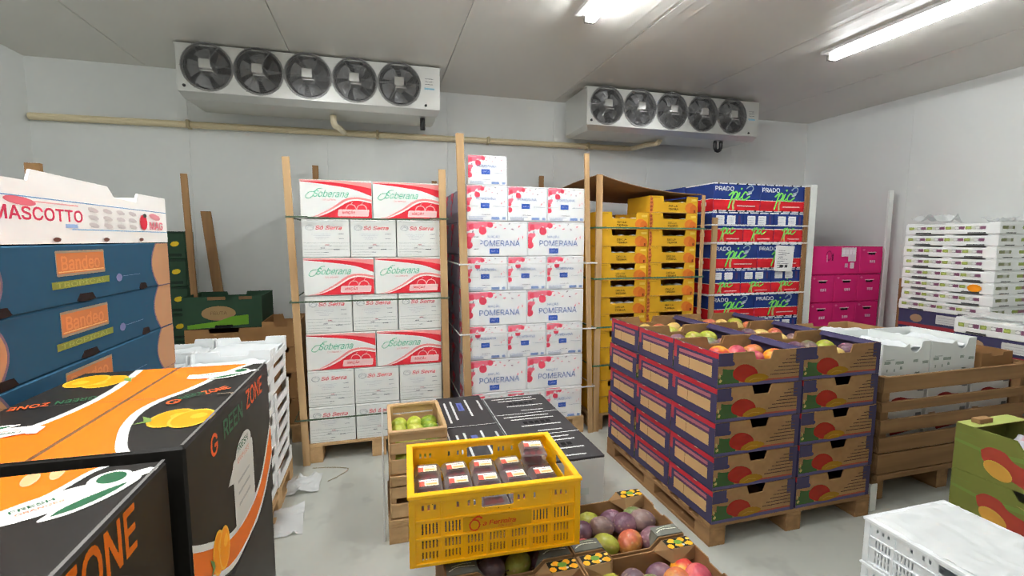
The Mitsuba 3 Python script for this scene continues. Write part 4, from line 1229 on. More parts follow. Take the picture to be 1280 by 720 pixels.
def citrus_carton(w, d, h, top=1, side=1):
    P = [('body', B().add(rbox(w, d, h, .005), BK, frame((0, 0, h / 2), (1, 0, 0), (0, 1, 0))).ply('gloss_card'))]
    F = D(rect_(-w / 2 + .002, -d / 2 + .002, w / 2 - .002, d / 2 - .002))
    if top == 1:
        Lc = spline([(-.10, d / 2 + .01), (-.088, .25), (-.07, .12), (-.072, -.02), (-.10, -.14), (-.17, -.25), (-.26, -.33)])
        Rc = spline([(.20, d / 2 + .01), (.155, .24), (.11, .08), (.075, 0), (.062, -.08), (.078, -.18), (.12, -.29), (.15, -.34)])
        F.poly(Polygon(list(Lc) + list(Rc[::-1])).buffer(.017), (196, 196, 192)).poly(Polygon(list(Lc) + list(Rc[::-1])).buffer(.013), (232, 230, 226))
        F.poly(Polygon(list(Lc) + list(Rc[::-1])).buffer(-.002), OR)
        F.rect(-.006, -d / 2, .004, d / 2, (110, 70, 46))
        orange_fruit(F, -.165, .215, .062, .062, 180); orange_fruit(F, .182, -.155, .055, .058, 0)
        sticker_logo(F, .135, .20, .068, 14); sticker_logo(F, -.14, -.165, .068, 194)
        F.text('G', .105, -.052, .032, (226, 92, 40), bold=True); F.text('REEN', .132, -.022, .026, OG, w=.06, bold=True, rot=42); F.text('ZONE', .176, .008, .03, (226, 92, 40), w=.062, bold=True, rot=42)
        F.text('GREEN', -.085, .06, .028, OG, w=.075, bold=True, rot=200); F.text('ZONE', -.165, .03, .028, (226, 92, 40), w=.07, bold=True, rot=200)
        F.rect(-w / 2, -.001, w / 2, .001, (70, 66, 64)); F.rect(w / 2 - .045, -.006, w / 2 - .004, .006, (150, 132, 110)).rect(w / 2 - .045, -.006, w / 2 - .012, .002, (20, 18, 18))
    else:
        Rc = spline([(.155, d / 2 + .01), (.135, .30), (.115, .23), (.07, .16), (-.02, .08), (-.26, -.02)])
        F.poly(Polygon(list(Rc) + [(-.26, -.0), (-.26, d / 2 + .01)]).buffer(.010), (228, 226, 222))
        F.poly(Polygon(list(Rc) + [(-.26, -.0), (-.26, d / 2 + .01)]).buffer(-.003), OR)
        F.poly(ell(.055, .30, .012, .03, 20), (252, 178, 130)).poly(ell(.085, .315, .01, .03, 20), (252, 178, 130))
        sticker_logo(F, .135, .20, .084, 38)
        F.text('ZONE', -.08, .05, .03, (226, 92, 40), w=.08, bold=True, rot=40)
        F.rect(-w / 2, -.001, w / 2, .001, (70, 66, 64)); F.rect(w / 2 - .045, -.006, w / 2 - .004, .006, (190, 170, 140)).rect(w / 2 - .045, -.006, w / 2 - .012, .002, (20, 18, 18))
    F.rect(w / 2 - .008, -d / 2, w / 2, d / 2, (110, 108, 106))
    P.append(('top_print', F.into(B(), fr_top(w, d, h)).ply('gloss_card')))
    G = D(rect_(-d / 2 + .002, .002, d / 2 - .002, h - .002))
    if side == 1:
        S = [(-.36, h - .19), (-.25, h - .255), (-.1, h - .325), (.06, h - .345), (.2, h - .31), (.36, h - .16)]
        S2 = [(-.36, h - .26), (-.25, h - .33), (-.1, h - .40), (.06, h - .415), (.2, h - .385), (.36, h - .28)]
        a, c = spline(S), spline(S2)
        G.poly(Polygon(list(a) + list(c[::-1])).buffer(.008), (222, 220, 214)); G.poly(Polygon(list(a) + list(c[::-1])).buffer(-.006), (230, 112, 30))
        G.text('G', -.195, h - .085, .048, (216, 84, 34), bold=True).text('REEN', -.11, h - .075, .044, OG, w=.15, bold=True).text('ZONE', .075, h - .068, .05, (216, 84, 34), w=.165, bold=True)
        G.poly(unary_union([ell(.03, h - .16, .07, .042, 8), rect_(-.05, h - .33, .10, h - .17).buffer(.012), Polygon([(-.06, h - .17), (-.1, h - .2), (-.03, h - .22)])]), (208, 206, 200))
        G.text('FRESH', -.02, h - .15, .018, OG, w=.09, bold=True).text('ORANGES', -.025, h - .178, .014, (220, 140, 110), w=.1)
        for k in range(3): G.rect(-.03, h - .23 - .03 * k, .07, h - .222 - .03 * k, (176, 176, 172))
        orange_fruit(G, -.17, h - .315, .045, .05, 0)
    else:
        G.text('GREEN', -.17, h - .10, .06, OG, w=.16, bold=True).text('ZONE', .005, h - .085, .072, (214, 104, 20), w=.19, bold=True)
        sticker_logo(G, -.1, h - .23, .07, 0)
    P.append(('side_print', G.into(B(), fr_right(w, d, h)).ply('gloss_card')))
    return P


OX, OY = -.61, 1.34
CW, CD, CH = .495, .645, .42
pallet(-.615, 1.0, .62, 1.34, 'wooden pallet under the black and orange citrus cartons')
C1, C2 = citrus_carton(CW, CD, CH, 1, 1), citrus_carton(CW, CD, CH, 2, 2)
LOWC = [('body', B().add(rbox(CW, CD, .318, .005), BK, frame((0, 0, .159), (1, 0, 0), (0, 1, 0))).ply('gloss_card'))]
for k in range(2):
    put('citrus_carton', LOWC, tr(OX, OY, .141 + .319 * k), f'black citrus carton, {["lowest", "middle"][k]} in the rear pile of black and orange cartons', 'carton')
    put('citrus_carton', LOWC, tr(OX - .02, OY - .68, .141 + .3145 * k, 0, [1, 1, .985]), f'black citrus carton, {["lowest", "middle"][k]} in the nearest pile of black and orange cartons', 'carton')
put('citrus_carton', C1, tr(OX, OY, .780, -.02), 'large black and orange citrus carton with printed oranges, beside the blue stack', 'carton', part_labels={'top_print': 'orange band with white edges, fruit and stickers', 'side_print': 'lettering and orange swoosh on black'})
put('citrus_carton', C2, tr(OX - .025, OY - .68, .771), 'nearest black citrus carton with a big white oval sticker and green leaf', 'carton', part_labels={'top_print': 'white oval sticker with leaf beside an orange field'})

# ------------------------------------------------------------------ blue stack with a white box on top
TEAL = (32, 74, 100)
def blue_box():
    w, d, h = .60, 1.14, .1785
    P = [('body', B().add(rbox(w, d, h, .004), TEAL, frame((0, 0, h / 2), (1, 0, 0), (0, 1, 0))).ply('card'))]
    G = D(rect_(-d / 2, 0, d / 2, h))
    for s in (-1, 1):
        arc = [(s * d / 2, 0)] + [(s * (d / 2 - .115 - .05 * math.sin(math.pi * k / 8)), h * k / 8) for k in range(9)] + [(s * d / 2, h)]
        G.poly(Polygon(arc).buffer(.006), (120, 96, 110)); G.poly(Polygon(arc).buffer(-.002), (186, 136, 98))
    G.poly(rect_(-.19, h * .50, .055, h * .88).buffer(.004), (150, 130, 110)); G.rect(-.19, h * .52, .055, h * .86, (196, 116, 66))
    G.text('Bandeo', -.17, h * .58, .040, (214, 132, 76), w=.20, bold=True).rect(-.185, h * .54, .05, h * .56, (226, 170, 110))
    G.rect(-.22, h * .28, .08, h * .40, (128, 132, 56)); G.text('TROPICAL', -.2, h * .30, .013, (160, 160, 80), w=.26)
    G.poly(ell(.145, h * .33, .02, .014), (120, 120, 160)).rect(.17, h * .34, .30, h * .352, (104, 124, 152))
    P.append(('side_print', G.into(B(), fr_right(w, d, h), lift=.0006).ply('print_ink')))
    for y, sx in ((-.06, .05), (.32, .032), (-.43, .05)):
        P.append(('tab_hole', B().add(trimesh.Trimesh(np.array([(w / 2 + k, y + a, z_) for k in (-.004, .0016) for a, z_ in ((-sx, .006), (-sx * .6, .026), (sx * .7, .024), (sx, .004), (sx * .5, -.0), (-sx * .5, -.0))])).convex_hull, (28, 14, 12)).ply('card')))
    return P


BBX = blue_box()
BLX, BLY = -1.20, 1.86
pallet(BLX, BLY, .62, 1.12, 'wooden pallet under the blue carton stack')
for k in range(8):
    put('flat_carton', BBX, tr(BLX + rnd.uniform(-.004, .004), BLY + rnd.uniform(-.005, .005), .142 + .18 * k), f'flat blue carton with a brown printed end, {ORD[7 - k]} in the blue stack', 'carton', 'flat blue cartons')


def white_top_box():
    w, d, h, t = .60, 1.16, .19, .007
    WC = (240, 238, 234)
    pr_ = Polygon([(-d / 2, 0), (d / 2, 0), (d / 2, h), (.335, h), (.315, h - .035), (.16, h - .030), (.12, h + .005), (-.26, h + .012), (-.275, h - .02), (-d / 2, h - .02)])
    P = [('floor', B().box((-w / 2, -d / 2, 0), (w / 2, d / 2, .008), WC, b=0).ply('card'))]
    for s in (-1, 1):
        P.append(('side_wall', B().plate(pr_, t, frame((w / 2 - t if s > 0 else -w / 2, 0, 0), (0, 1, 0), (0, 0, 1)), WC).ply('card')))
        P.append(('end_wall', B().box((-w / 2 + t, s * d / 2 - (t if s > 0 else 0), 0), (w / 2 - t, s * d / 2 + (0 if s > 0 else t), h), WC, b=0).ply('card')))
    G = D(pr_)
    G.rect(-d / 2, h * .66, d / 2, h * .675, (110, 150, 200)).rect(-.1, h * .22, d / 2, h * .235, (120, 170, 215))
    G.text('MASCOTTO', -.41, h * .35, .034, (206, 60, 90), w=.37, bold=True).poly(ell(-.47, h * .42, .045, .03), (212, 56, 84))
    G.poly(ell(-.31, h * .60, .06, .011, -4), (222, 110, 124)).rect(-.26, h * .60, -.06, h * .62, (232, 170, 170))
    G.rect(-.13, h * .25, -.07, h * .31, (150, 180, 220))
    for i in range(4):
        for j in range(3):
            G.poly(ell(.02 + .085 * i, h * (.31 + .13 * j), .030, .008, -6), (204, 196, 194)).rect(.0 + .085 * i, h * (.28 + .13 * j), .02 + .085 * i, h * (.29 + .13 * j), (170, 160, 160))
    G.poly(ell(.36, h * .42, .030, .030), (220, 50, 70)).poly(ell(.372, h * .56, .016, .008), (60, 60, 56)).text('MAG', .41, h * .28, .03, (220, 110, 126), w=.12, bold=True).poly(ell(.46, h * .55, .05, .012, -6), (226, 150, 160))
    for y in (-.18, .08, .33): G.poly(ell(y, .012, .018, .007), (110, 70, 60))
    P.append(('side_print', G.into(B(), fr_right(w, d, h)).ply('print_ink')))
    return P


put('white_carton', white_top_box(), tr(BLX, BLY + .005, .142 + .18 * 8 + .0015), 'white open carton with red lettering lying on top of the blue stack', 'carton', part_labels={'side_print': 'red lettering between two blue lines'})

# ------------------------------------------------------------------ white tray pile between the blue stack and the red stack
def foam_tray():
    w, d, h = .39, .405, .092
    W_ = (236, 238, 238)
    return tray_parts(w, d, h, W_, (226, 226, 222), t=.007, cut=(.3, .7, .3), side_cut=(.14, .86, .5), bsdf='card')


FT = foam_tray()
pallet(-.995, 2.925, .80, .86, 'wooden pallet under the pile of white trays')
SHEETS = [mikit.ply(crumple(.36, .37, .035, 50 + k), 'card', smooth=True, color=np.broadcast_to(lin((226, 230, 232)), (2 * 26 * 20, 3))) for k in range(2)]
for k in range(9):
    for j in range(2):
        for i in range(2):
            put('white_tray', FT, tr(-1.19 + .395 * i + rnd.uniform(-.008, .008) - .01 * 0, 2.71 + .413 * j + rnd.uniform(-.007, .007), .142 + .0925 * k, rnd.uniform(-.015, .015)), f'white cut-out tray, {ORD[8 - k]} level of the {["near", "far"][j]} {LMR[2][i]} pile', 'tray', 'white cut-out trays')
            if k < 8:
                put('tray_filling', [('', B().box((-.165, -.18, .0), (.165, .18, .060), (140, 104, 72)).ply('card'))], tr(-1.19 + .395 * i, 2.71 + .413 * j, .142 + .0925 * k + .0135), f'brown contents of the {ORD[8 - k]} {["near", "far"][j]} {LMR[2][i]} white tray', 'contents', 'contents of the white trays')
for j in range(2):
    for i in range(2):
        put('plastic_sheet', [('', SHEETS[(i + j) % 2])], tr(-1.19 + .395 * i, 2.71 + .413 * j, .142 + .0925 * 8 + .03), f'crumpled white plastic sheet in the {["near", "far"][j]} {LMR[2][i]} top tray of the white pile', 'plastic sheet')
put('plastic_scrap', [('', mikit.ply(crumple(.20, .22, .07, 61, 18, 18), 'film_plastic', smooth=True))], tr(-.50, 3.18, .001), 'scrap of clear plastic film on the floor by the white tray pile', 'plastic scrap')
put('plastic_scrap', [('', mikit.ply(crumple(.16, .3, .05, 62, 16, 20), 'film_plastic', smooth=True))], tr(-.53, 2.78, .001, .1), 'torn film on the floor along the foot of the white tray pile', 'plastic scrap')
put('string', [('', B().tube(spline([(-.48, 3.42, .003), (-.33, 3.39, .003), (-.24, 3.34, .003), (-.3, 3.25, .003), (-.36, 3.2, .003)]), .003, (150, 140, 120), 5).ply('card'))], None, 'thin loose string lying on the floor before the red and white stack', 'string')

# ------------------------------------------------------------------ dark green and brown cartons at the back left
DG = (40, 66, 48)
def green_crate(w, d, h, fr=True):
    P = tray_parts(w, d, h, DG, (60, 60, 40), cut=(.36, .64, .12))
    if fr:
        F = D(rect_(-w / 2, 0, w / 2, h))
        F.poly(ell(-.03, h * .48, .115, .055), (150, 120, 84)).text('FRUTA', -.085, h * .43, .026, (110, 84, 56), w=.11)
        F.poly(Polygon([(-.24, .0), (-.24, .03), (-.04, .055), (.06, .09), (.17, .10), (.17, .025), (.0, .015)]), (96, 142, 40))
        F.rect(-.1, h * .9, .02, h, (120, 90, 60)).rect(.11, h * .9, .2, h, (110, 84, 56)).rect(-.06, .0, .06, .025, (16, 20, 14))
        P.append(('front_print', F.into(B(), fr_front(w, d, h)).ply('print_ink')))
    return P


def green_small():
    w, d, h = .48, .20, .215
    P = [('body', B().add(rbox(w, d, h, .005), DG, frame((0, 0, h / 2), (1, 0, 0), (0, 1, 0))).ply('card'))]
    F = D().poly(ell(w * .36, h * .55, .03, .02, 15), (206, 176, 40)).rect(w * .1, h * .1, w * .45, h * .2, (28, 44, 34)).rect(-w / 2, h * .92, w / 2, h, (30, 50, 38))
    P.append(('front_print', F.into(B(), fr_front(w, d, h)).ply('print_ink')))
    return P


pallet(-1.70, 4.36, .50, .24, 'wooden pallet under the tall dark green carton pile')
GS = green_small()
for k in range(7):
    put('green_carton', GS, tr(-1.70 + rnd.uniform(-.006, .006), 4.36, .141 + .2165 * k), f'dark green carton with a yellow mark, {ORD[6 - k]} in the tall pile at the back left', 'carton', 'dark green cartons in the tall pile')
def brown_open(w, d, h):
    return tray_parts(w, d, h, (150, 112, 72), (120, 86, 54), cut=(.3, .7, .2), bsdf='card')
BO, BN = brown_open(.52, .40, .155), brown_open(.27, .40, .205)
pallet(-1.0, 4.14, .82, .46, 'wooden pallet under the brown cartons at the back left')
for k in range(5):
    put('brown_carton', BO, tr(-1.135, 4.16, .141 + .157 * k, rnd.uniform(-.02, .02)), f'open brown carton, {ORD[4 - k]} under the dark green crate with the oval mark', 'carton', 'open brown cartons under the green crate')
for k in range(4):
    put('brown_carton', BN, tr(-.735 + rnd.uniform(-.004, .004), 4.14, .141 + .207 * k), f'narrow brown carton, {ORD[3 - k]} in the pile left of the red and white stack', 'carton', 'narrow brown cartons left of the red stack')
put('green_crate', green_crate(.53, .40, .24), tr(-1.135, 4.17, .141 + .157 * 5 + .001), 'dark green open crate with a brown oval mark on the brown cartons', 'crate')
post(-1.37, 4.20, -1.41, 4.20, 2.09, .042, .022, 'brown lath standing behind the blue stack beside the dark green pile', 'old_wood_z')
post(-1.245, 4.60, -1.40, 4.60, 1.83, .075, .022, 'wider brown board leaning behind the dark green crate', 'old_wood_z')
post(-1.86, 3.35, -1.86, 3.35, 2.02, .07, .03, 'brown lath end rising behind the white carton at the far left', 'old_wood_z')

# ------------------------------------------------------------------ right: slatted bin and what it holds
BX0, BX1, BY0, BY1 = 2.835, 4.16, 2.0, 2.95
P = []
SL = [(.205, .325), (.335, .425), (.455, .535), (.585, .645), (.705, .80)]
for a, b in SL:
    P.append(('front_slat', B().box((BX0, BY0, a), (BX1, BY0 + .018, b)).ply('old_wood_x')))
    P.append(('back_slat', B().box((BX0, BY1 - .018, a), (BX1, BY1, b)).ply('old_wood_x')))
    P.append(('end_slat', B().box((BX0, BY0 + .019, a), (BX0 + .018, BY1 - .019, b)).ply('old_wood_y')))
    P.append(('end_slat', B().box((BX1 - .018, BY0 + .019, a), (BX1, BY1 - .019, b)).ply('old_wood_y')))
for x in (BX0 + .05, BX1 - .05):
    for y in (BY0 + .044, BY1 - .044):
        P.append(('corner_block', B().box((x - .03, y - .025, .186), (x + .03, y + .025, .79)).ply('old_wood_z')))
for y in np.linspace(BY0 + .06, BY1 - .06, 7):
    P.append(('floor_board', B().box((BX0 + .02, y - .055, .165), (BX1 - .02, y + .055, .185)).ply('old_wood_x')))
P.append(('base_rail', B().box((BX0, BY0 - .004, .165), (BX1, BY0 + .02, .198)).ply('old_wood_x')))
for x in (BX0 + .1, (BX0 + BX1) / 2, BX1 - .1):
    P.append(('skid', B().box((x - .05, BY0 + .06, 0), (x + .05, BY1, .164)).ply('old_wood_y')))
put('slatted_bin', P, None, 'low wooden slatted bin full of white cartons right of the mango stack', 'bin')


def bin_carton():
    w, d, h = .365, .40, .186
    P = [('body', B().add(rbox(w, d, h, .004), (226, 226, 224), frame((0, 0, h / 2), (1, 0, 0), (0, 1, 0))).ply('card'))]
    F = D().poly(curve([(-.08, .02), (-.09, .06), (-.02, .075), (.04, .06), (.10, .055), (.10, .04), (.02, .03), (-.08, .02)]), (150, 36, 32)).rect(.12, .1, .17, .15, (110, 112, 118)).rect(-.16, .12, -.1, .14, (180, 150, 120))
    P.append(('front_print', F.into(B(), fr_front(w, d, h)).ply('print_ink')))
    return P


BC = bin_carton()
for k in range(3):
    for i in range(3):
        for j in range(2):
            put('bin_carton', BC, tr(3.105 + .395 * i, 2.275 + .404 * j, .187 + .188 * k), f'white carton with a red mark in the slatted bin, {ORD[2 - k]} layer, {["front", "back"][j]} {LMR[3][i]}', 'carton', 'white cartons inside the slatted bin')


def notch_carton():
    w, d, h, t = .40, .40, .225, .006
    W_ = (226, 230, 228)
    pr_ = Polygon([(-w / 2, 0), (w / 2, 0), (w / 2, h)] + [(w / 2 - .06, h)] + [(w * .32 - .055 + .055 * math.cos(a), h + .0 - .07 * math.sin(a)) for a in np.linspace(.1, math.pi - .1, 9)] + [(-.02, h * .86), (-w / 2, h * .98)])
    P = [('floor', B().box((-w / 2, -d / 2, 0), (w / 2, d / 2, .006), W_, b=0).ply('card'))]
    P.append(('front_wall', B().plate(pr_, t, frame((0, -d / 2 + t, 0), (1, 0, 0), (0, 0, 1)), W_).ply('card')))
    P.append(('back_wall', B().box((-w / 2, d / 2 - t, 0), (w / 2, d / 2, h), W_, b=0).ply('card')))
    for s in (-1, 1): P.append(('side_wall', B().box((s * w / 2 - (t if s > 0 else 0), -d / 2 + t, 0), (s * w / 2 + (0 if s > 0 else t), d / 2 - t, h), W_, b=0).ply('card')))
    F = D(pr_)
    for a, c, y in [(-.18, -.13, .42), (-.09, -.02, .40), (.06, .1, .42), (.14, .19, .36), (-.16, -.15, .2), (-.1, -.09, .2), (-.05, -.03, .25)]: F.rect(a, h * y, c, h * (y + .08), (150, 164, 156))
    F.rect(-.05, h * .02, .05, h * .05, (90, 96, 92)).rect(.08, h * .1, .12, h * .14, (120, 128, 124)).rect(-.17, h * .52, -.1, h * .55, (180, 190, 186))
    P.append(('front_print', F.into(B(), fr_front(w, d, h)).ply('print_ink')))
    return P


NC = notch_carton()
LINEN = mikit.ply(crumple(.37, .37, .05, 71), 'card', smooth=True, color=np.broadcast_to(lin((232, 236, 238)), (2 * 26 * 20, 3)))
zt = .187 + .188 * 3
for i in range(2):
    put('notched_carton', NC, tr(3.13 + .412 * i, 2.29, zt + .001), f'white open carton with a rounded notch, {LMR[2][i]} one on top of the slatted bin', 'carton')
    put('paper_pad', [('', B().box((-.18, -.18, 0), (.18, .18, .15), (226, 228, 228)).ply('card'))], tr(3.13 + .412 * i, 2.29, zt + .009), f'white packing inside the {LMR[2][i]} notched carton', 'packing')
    put('plastic_sheet', [('', LINEN)], tr(3.13 + .412 * i, 2.29, zt + .162, 1.5 * i), f'white plastic sheet bulging from the {LMR[2][i]} notched carton', 'plastic sheet')
put('kraft_carton', brown_open(.30, .40, .11), tr(3.985 - .025, 2.29, zt + .001), 'low kraft carton in the slatted bin right of the white notched cartons', 'carton')
KOC = tray_parts(.56, .36, .20, (168, 130, 88), (140, 104, 66), cut=(.35, .65, .15), bsdf='card')
put('kraft_carton', KOC, tr(3.36, 2.71, zt + .001, .0), 'open kraft carton on the back of the slatted bin before the pink boxes', 'carton')
put('plastic_sheet', [('', mikit.ply(crumple(.50, .30, .06, 73), 'card', smooth=True, color=np.broadcast_to(lin((222, 224, 228)), (2 * 26 * 20, 3))))], tr(3.36, 2.71, zt + .135), 'white wrapping sheet inside the open kraft carton on the bin', 'plastic sheet')
put('paper_pad', [('', B().box((-.26, -.16, 0), (.26, .16, .12), (170, 136, 98)).ply('kraft'))], tr(3.36, 2.71, zt + .0075), 'brown packing inside the open kraft carton on the bin', 'packing')
put('wood_offcut', [('', B().box((-.05, -.02, 0), (.05, .02, .025)).ply('old_wood_x'))], tr(3.07, 1.655, .142 + .2475 + .2505), 'small brown wood offcut on the rim of the upper light green carton', 'wood')

# ------------------------------------------------------------------ right wall: white produce trays on navy cartons
def produce_tray(w, d, h):
    """white tray, long side along y, a coloured strip printed round it"""
    W_ = (236, 238, 236)
    P = [('body', B().add(rbox(w, d, h - .012, .004), W_, frame((0, 0, (h - .012) / 2), (1, 0, 0), (0, 1, 0))).ply('card'))]
    for y in (-d * .5 + .04, 0, d * .5 - .04):
        P.append(('stacking_ledge', B().box((-w / 2 + .004, y - .035, h - .013), (w / 2 - .004, y + .035, h - .001), W_).ply('card')))
    G = D(rect_(-d / 2, 0, d / 2, h))
    y0, y1 = h * .40, h * .66
    for k in range(4):
        u = -d * .46 + d * .21 * k
        G.rect(u, y0, u + d * .06, y1, (146, 160, 80)).rect(u + d * .06, y0, u + d * .10, y1, (206, 208, 196)).rect(u + d * .10, y0, u + d * .145, y1, (170, 172, 170)).rect(u + d * .145, y0, u + d * .2, y1, (128, 84, 110))
        G.poly(ell(u + d * .12, (y0 + y1) / 2, d * .02, h * .09), (226, 228, 224)).poly(ell(u + d * .03, (y0 + y1) / 2, d * .02, h * .07), (176, 186, 96))
    P.append(('side_print', G.into(B(), fr_left(w, d, h)).ply('print_ink')))
    for v in (-.17, .17):
        P.append(('grip_slot', B().box((-w / 2 - .0014, -v * d / .6 - .062, h * .02), (-w / 2 + .004, -v * d / .6 + .062, h * .15), (78, 80, 80), b=0).ply('card')))
    F = D(rect_(-w / 2, 0, w / 2, h))
    F.rect(-w * .44, y0, -w * .14, y1, (120, 124, 90)).rect(-w * .3, y0, -w * .2, y1, (188, 188, 180)).rect(w * .05, y0, w * .42, y1, (146, 160, 80)).rect(w * .2, y0, w * .42, y1, (140, 96, 110))
    F.rect(-w * .34, h * .04, -w * .1, h * .13, (96, 98, 96)).rect(w * .12, h * .04, w * .34, h * .13, (96, 98, 96))
    P.append(('front_print', F.into(B(), fr_front(w, d, h)).ply('print_ink')))
    return P


def navy_carton(w, d, h):
    P = [('body', B().add(rbox(w, d, h, .004), (62, 60, 92), frame((0, 0, h / 2), (1, 0, 0), (0, 1, 0))).ply('card'))]
    G = D(rect_(-d / 2, 0, d / 2, h))
    G.rect(-d / 2, h * .08, d / 2, h * .26, (150, 52, 62)).rect(-d * .05, h * .4, d * .24, h * .88, (206, 206, 204)).rect(d * .32, h * .3, d * .46, h * .9, (84, 80, 60)).poly(ell(-d * .28, h * .56, .05, .035), (168, 138, 108))
    for k in range(3): G.rect(-d * .02, h * (.48 + .12 * k), d * .2, h * (.51 + .12 * k), (176, 178, 180))
    P.append(('side_print', G.into(B(), fr_left(w, d, h)).ply('print_ink')))
    return P


pallet(4.945, 2.90, .49, .70, 'wooden pallet under the tall white produce tray stack')
PT, NV = produce_tray(.48, .69, .0965), navy_carton(.48, .69, .165)
for k in range(5):
    put('navy_carton', NV, tr(4.945, 2.90, .141 + .1665 * k), f'navy carton, {ORD[4 - k]} one under the tall white tray stack by the right wall', 'carton', 'navy cartons under the tall tray stack')
zt2 = .141 + .1665 * 5
for k in range(8):
    put('produce_tray', PT, tr(4.945 + rnd.uniform(-.006, .006), 2.90 + rnd.uniform(-.006, .006), zt2 + .0975 * k), f'white produce tray with a coloured strip, {ORD[7 - k]} in the tall stack by the right wall', 'tray', 'white produce trays in the tall stack')
st = Polygon([(.035 * math.cos(a) * 1.35 * (1 + .08 * (k % 2)), .030 * math.sin(a) * (1 + .08 * (k % 2))) for k, a in enumerate(np.linspace(0, 2 * np.pi, 24, endpoint=False))])
put('sticker', [('', B().plate(st, .001, frame((0, 0, 0), (0, -1, 0), (0, 0, 1)), (244, 150, 30)).ply('print_ink'))], tr(4.945 - .2495, 2.675, zt2 + .0975 * 2 + .045), 'orange sticker on the tall white tray stack', 'sticker')
put('plastic_scrap', [('', mikit.ply(crumple(.20, .30, .14, 81, 20, 22), 'film_plastic', smooth=True))], tr(4.84, 3.08, zt2 + .0975 * 8 + .001), 'crumpled clear film on the far end of the tall white tray stack', 'plastic film')
put('plastic_scrap', [('', mikit.ply(crumple(.26, .18, .07, 82, 18, 16), 'film_plastic', smooth=True))], tr(5.02, 2.70, zt2 + .0975 * 8 + .001), 'crumpled clear film on the near end of the tall white tray stack', 'plastic film')
pallet(4.44, 2.19, .44, .66, 'wooden pallet under the short white tray stack behind the bin')
PT2, NV2 = produce_tray(.43, .65, .118), navy_carton(.43, .65, .152)
for k in range(5):
    put('navy_carton', NV2, tr(4.445, 2.185, .141 + .1535 * k), f'navy carton, {ORD[4 - k]} one under the single white tray behind the bin', 'carton', 'navy cartons behind the bin')
put('produce_tray', PT2, tr(4.44, 2.185, .141 + .1535 * 5 + .001), 'nearer white produce tray lying on navy cartons beyond the bin', 'tray')
put('plastic_sheet', [('', mikit.ply(crumple(.40, .60, .03, 83), 'film_plastic', smooth=True))], tr(4.44, 2.185, .141 + .1535 * 5 + .1205), 'clear film lying over the nearer white produce tray', 'plastic film')
put('cardboard_sheet', [('', B().box((5.085, 3.50, 0), (5.205, 3.53, 1.22)).ply('old_wood_z'))], None, 'dark brown upright board between the pink boxes and the tall white trays', 'board')

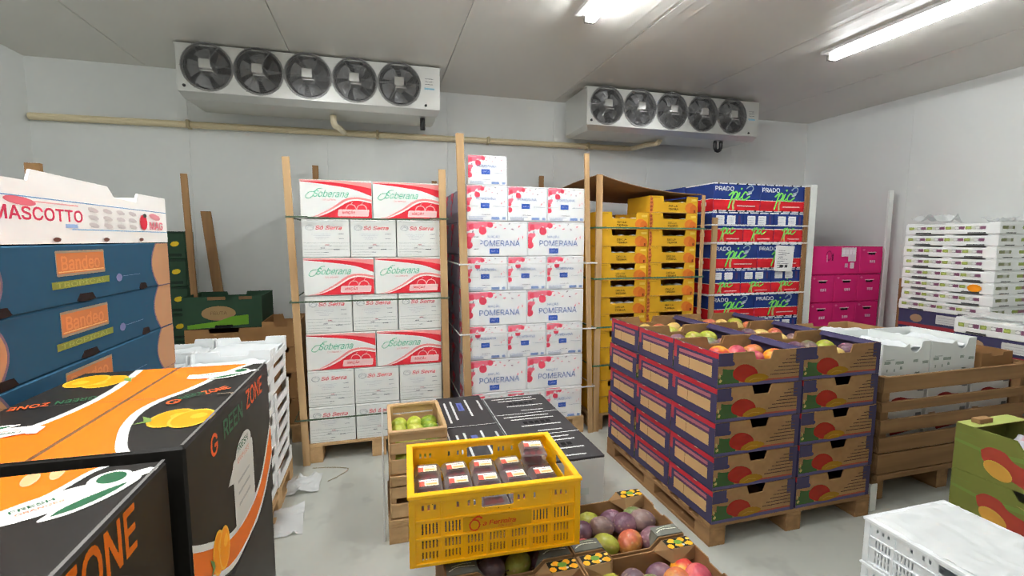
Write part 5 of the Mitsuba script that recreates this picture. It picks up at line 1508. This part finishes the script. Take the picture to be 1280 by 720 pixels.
# ------------------------------------------------------------------ near right: green cartons, white crates
PG = (110, 115, 54)
def papaya_carton(open_top):
    w, d, h, t = .40, .50, .246, .007
    P = [('floor', B().box((-w / 2, -d / 2, 0), (w / 2, d / 2, .008), PG, b=0).ply('card'))]
    sp = Polygon([(-d / 2, 0), (d / 2, 0), (d / 2, h), (-.0, h), (-.03, h - .045), (-.18, h - .05), (-.21, h), (-d / 2, h)])
    for s in (-1, 1):
        P.append(('side_wall', B().plate(sp, t, frame((w / 2 - t if s > 0 else -w / 2, 0, 0), (0, 1, 0), (0, 0, 1)), PG).ply('card')))
        P.append(('end_wall', B().box((-w / 2 + t, s * d / 2 - (t if s > 0 else 0), 0), (w / 2 - t, s * d / 2 + (0 if s > 0 else t), h), PG, b=0).ply('card')))
    P.append(('rim_flap', B().box((-w / 2 + .004, d / 2 - .085, h - .001), (w / 2 - .004, d / 2, h + .004), (186, 196, 112)).ply('card')))
    sg = Polygon([(-a, b) for a, b in sp.exterior.coords[:-1]])
    G = D(sg)
    G.poly(Polygon([(-d / 2, h * .66), (-.1, h * .60), (.1, h * .72), (d / 2, h * .58), (d / 2, h * .5), (.1, h * .62), (-.1, h * .52), (-d / 2, h * .6)]), (108, 130, 62))
    G.poly(Polygon([(.02, h * .72), (d / 2, h * .62), (d / 2, h * .5), (.1, h * .62)]), (158, 146, 86))
    G.poly(curve([(-.135, h * .58), (-.10, h * .70), (-.04, h * .68), (0, h * .54), (.07, h * .46), (.16, h * .38), (.2, h * .24), (.17, h * .08), (.08, h * .05), (-.0, h * .16), (-.06, h * .28), (-.12, h * .38), (-.135, h * .58)]), (160, 62, 50))
    G.poly(affinity.rotate(ell(-.06, h * .26, .062, .040), -25, origin=(-.06, h * .26)), (196, 148, 64))
    G.poly(ell(.08, h * .95, .03, .01), (90, 30, 40))
    G.rect(-d / 2 + .01, h * .80, -d / 2 + .09, h * .81, (104, 124, 62))
    P.append(('side_print', G.into(B(), fr_left(w, d, h), lift=.0006).ply('print_ink')))
    return P


pallet(3.155, 1.45, .42, .52, 'wooden pallet under the green fruit cartons at the right')
PA = papaya_carton(True)
for k in range(2):
    put('green_fruit_carton', PA, tr(3.155, 1.45, .142 + .2475 * k), f'light green carton with red and yellow fruit print, {["lower", "upper"][k]} of the two at the right', 'carton')
    put('paper_pad', [('', B().box((-.185, -.235, 0), (.185, .16, .12), (206, 206, 206)).ply('card'))], tr(3.155, 1.45, .142 + .2475 * k + .0085), f'grey packing inside the {["lower", "upper"][k]} light green carton', 'packing')
shv, shf = crumple(.35, .36, .08, 91)
shc = np.where((meshkit.noise(shv * 9 + 3, 5) > .6)[:, None], lin((226, 120, 150)), np.where((meshkit.noise(shv * 13 + 8, 6) > .62)[:, None], lin((120, 124, 132)), lin((214, 216, 222))))
put('wrapping_paper', [('', mikit.ply((shv, shf), 'card', smooth=True, color=shc))], tr(3.155, 1.42, .142 + .2475 + .131), 'pink and white fruit wrapping inside the upper light green carton', 'wrapping')

WCR = plastic_crate(.61, .425, .172, (226, 230, 232), logo=False)
for k in range(3):
    put('white_crate', WCR, tr(2.0, .985, .002 + .1795 * k, math.pi / 2), f'white plastic crate, {["lowest", "middle", "top"][k]} of the stack at the lower right corner', 'crate', 'white plastic crates')
wv, wf = crumple(.59, .405, .034, 95, 44, 34, drape=.012, f0=11)
put('plastic_sheet', [('', mikit.ply((wv, wf), 'card', smooth=True, color=np.where(((meshkit.noise(wv * np.array([7, 40, 1]), 3) > .72) & (wv[:, 0] < -.08) & (wv[:, 1] < -.04))[:, None], lin((178, 184, 212)), lin((224, 227, 227)))))], tr(2.0, .985, .002 + .1795 * 2 + .163, math.pi / 2), 'white plastic sheet covering the top white crate at the lower right', 'plastic sheet')
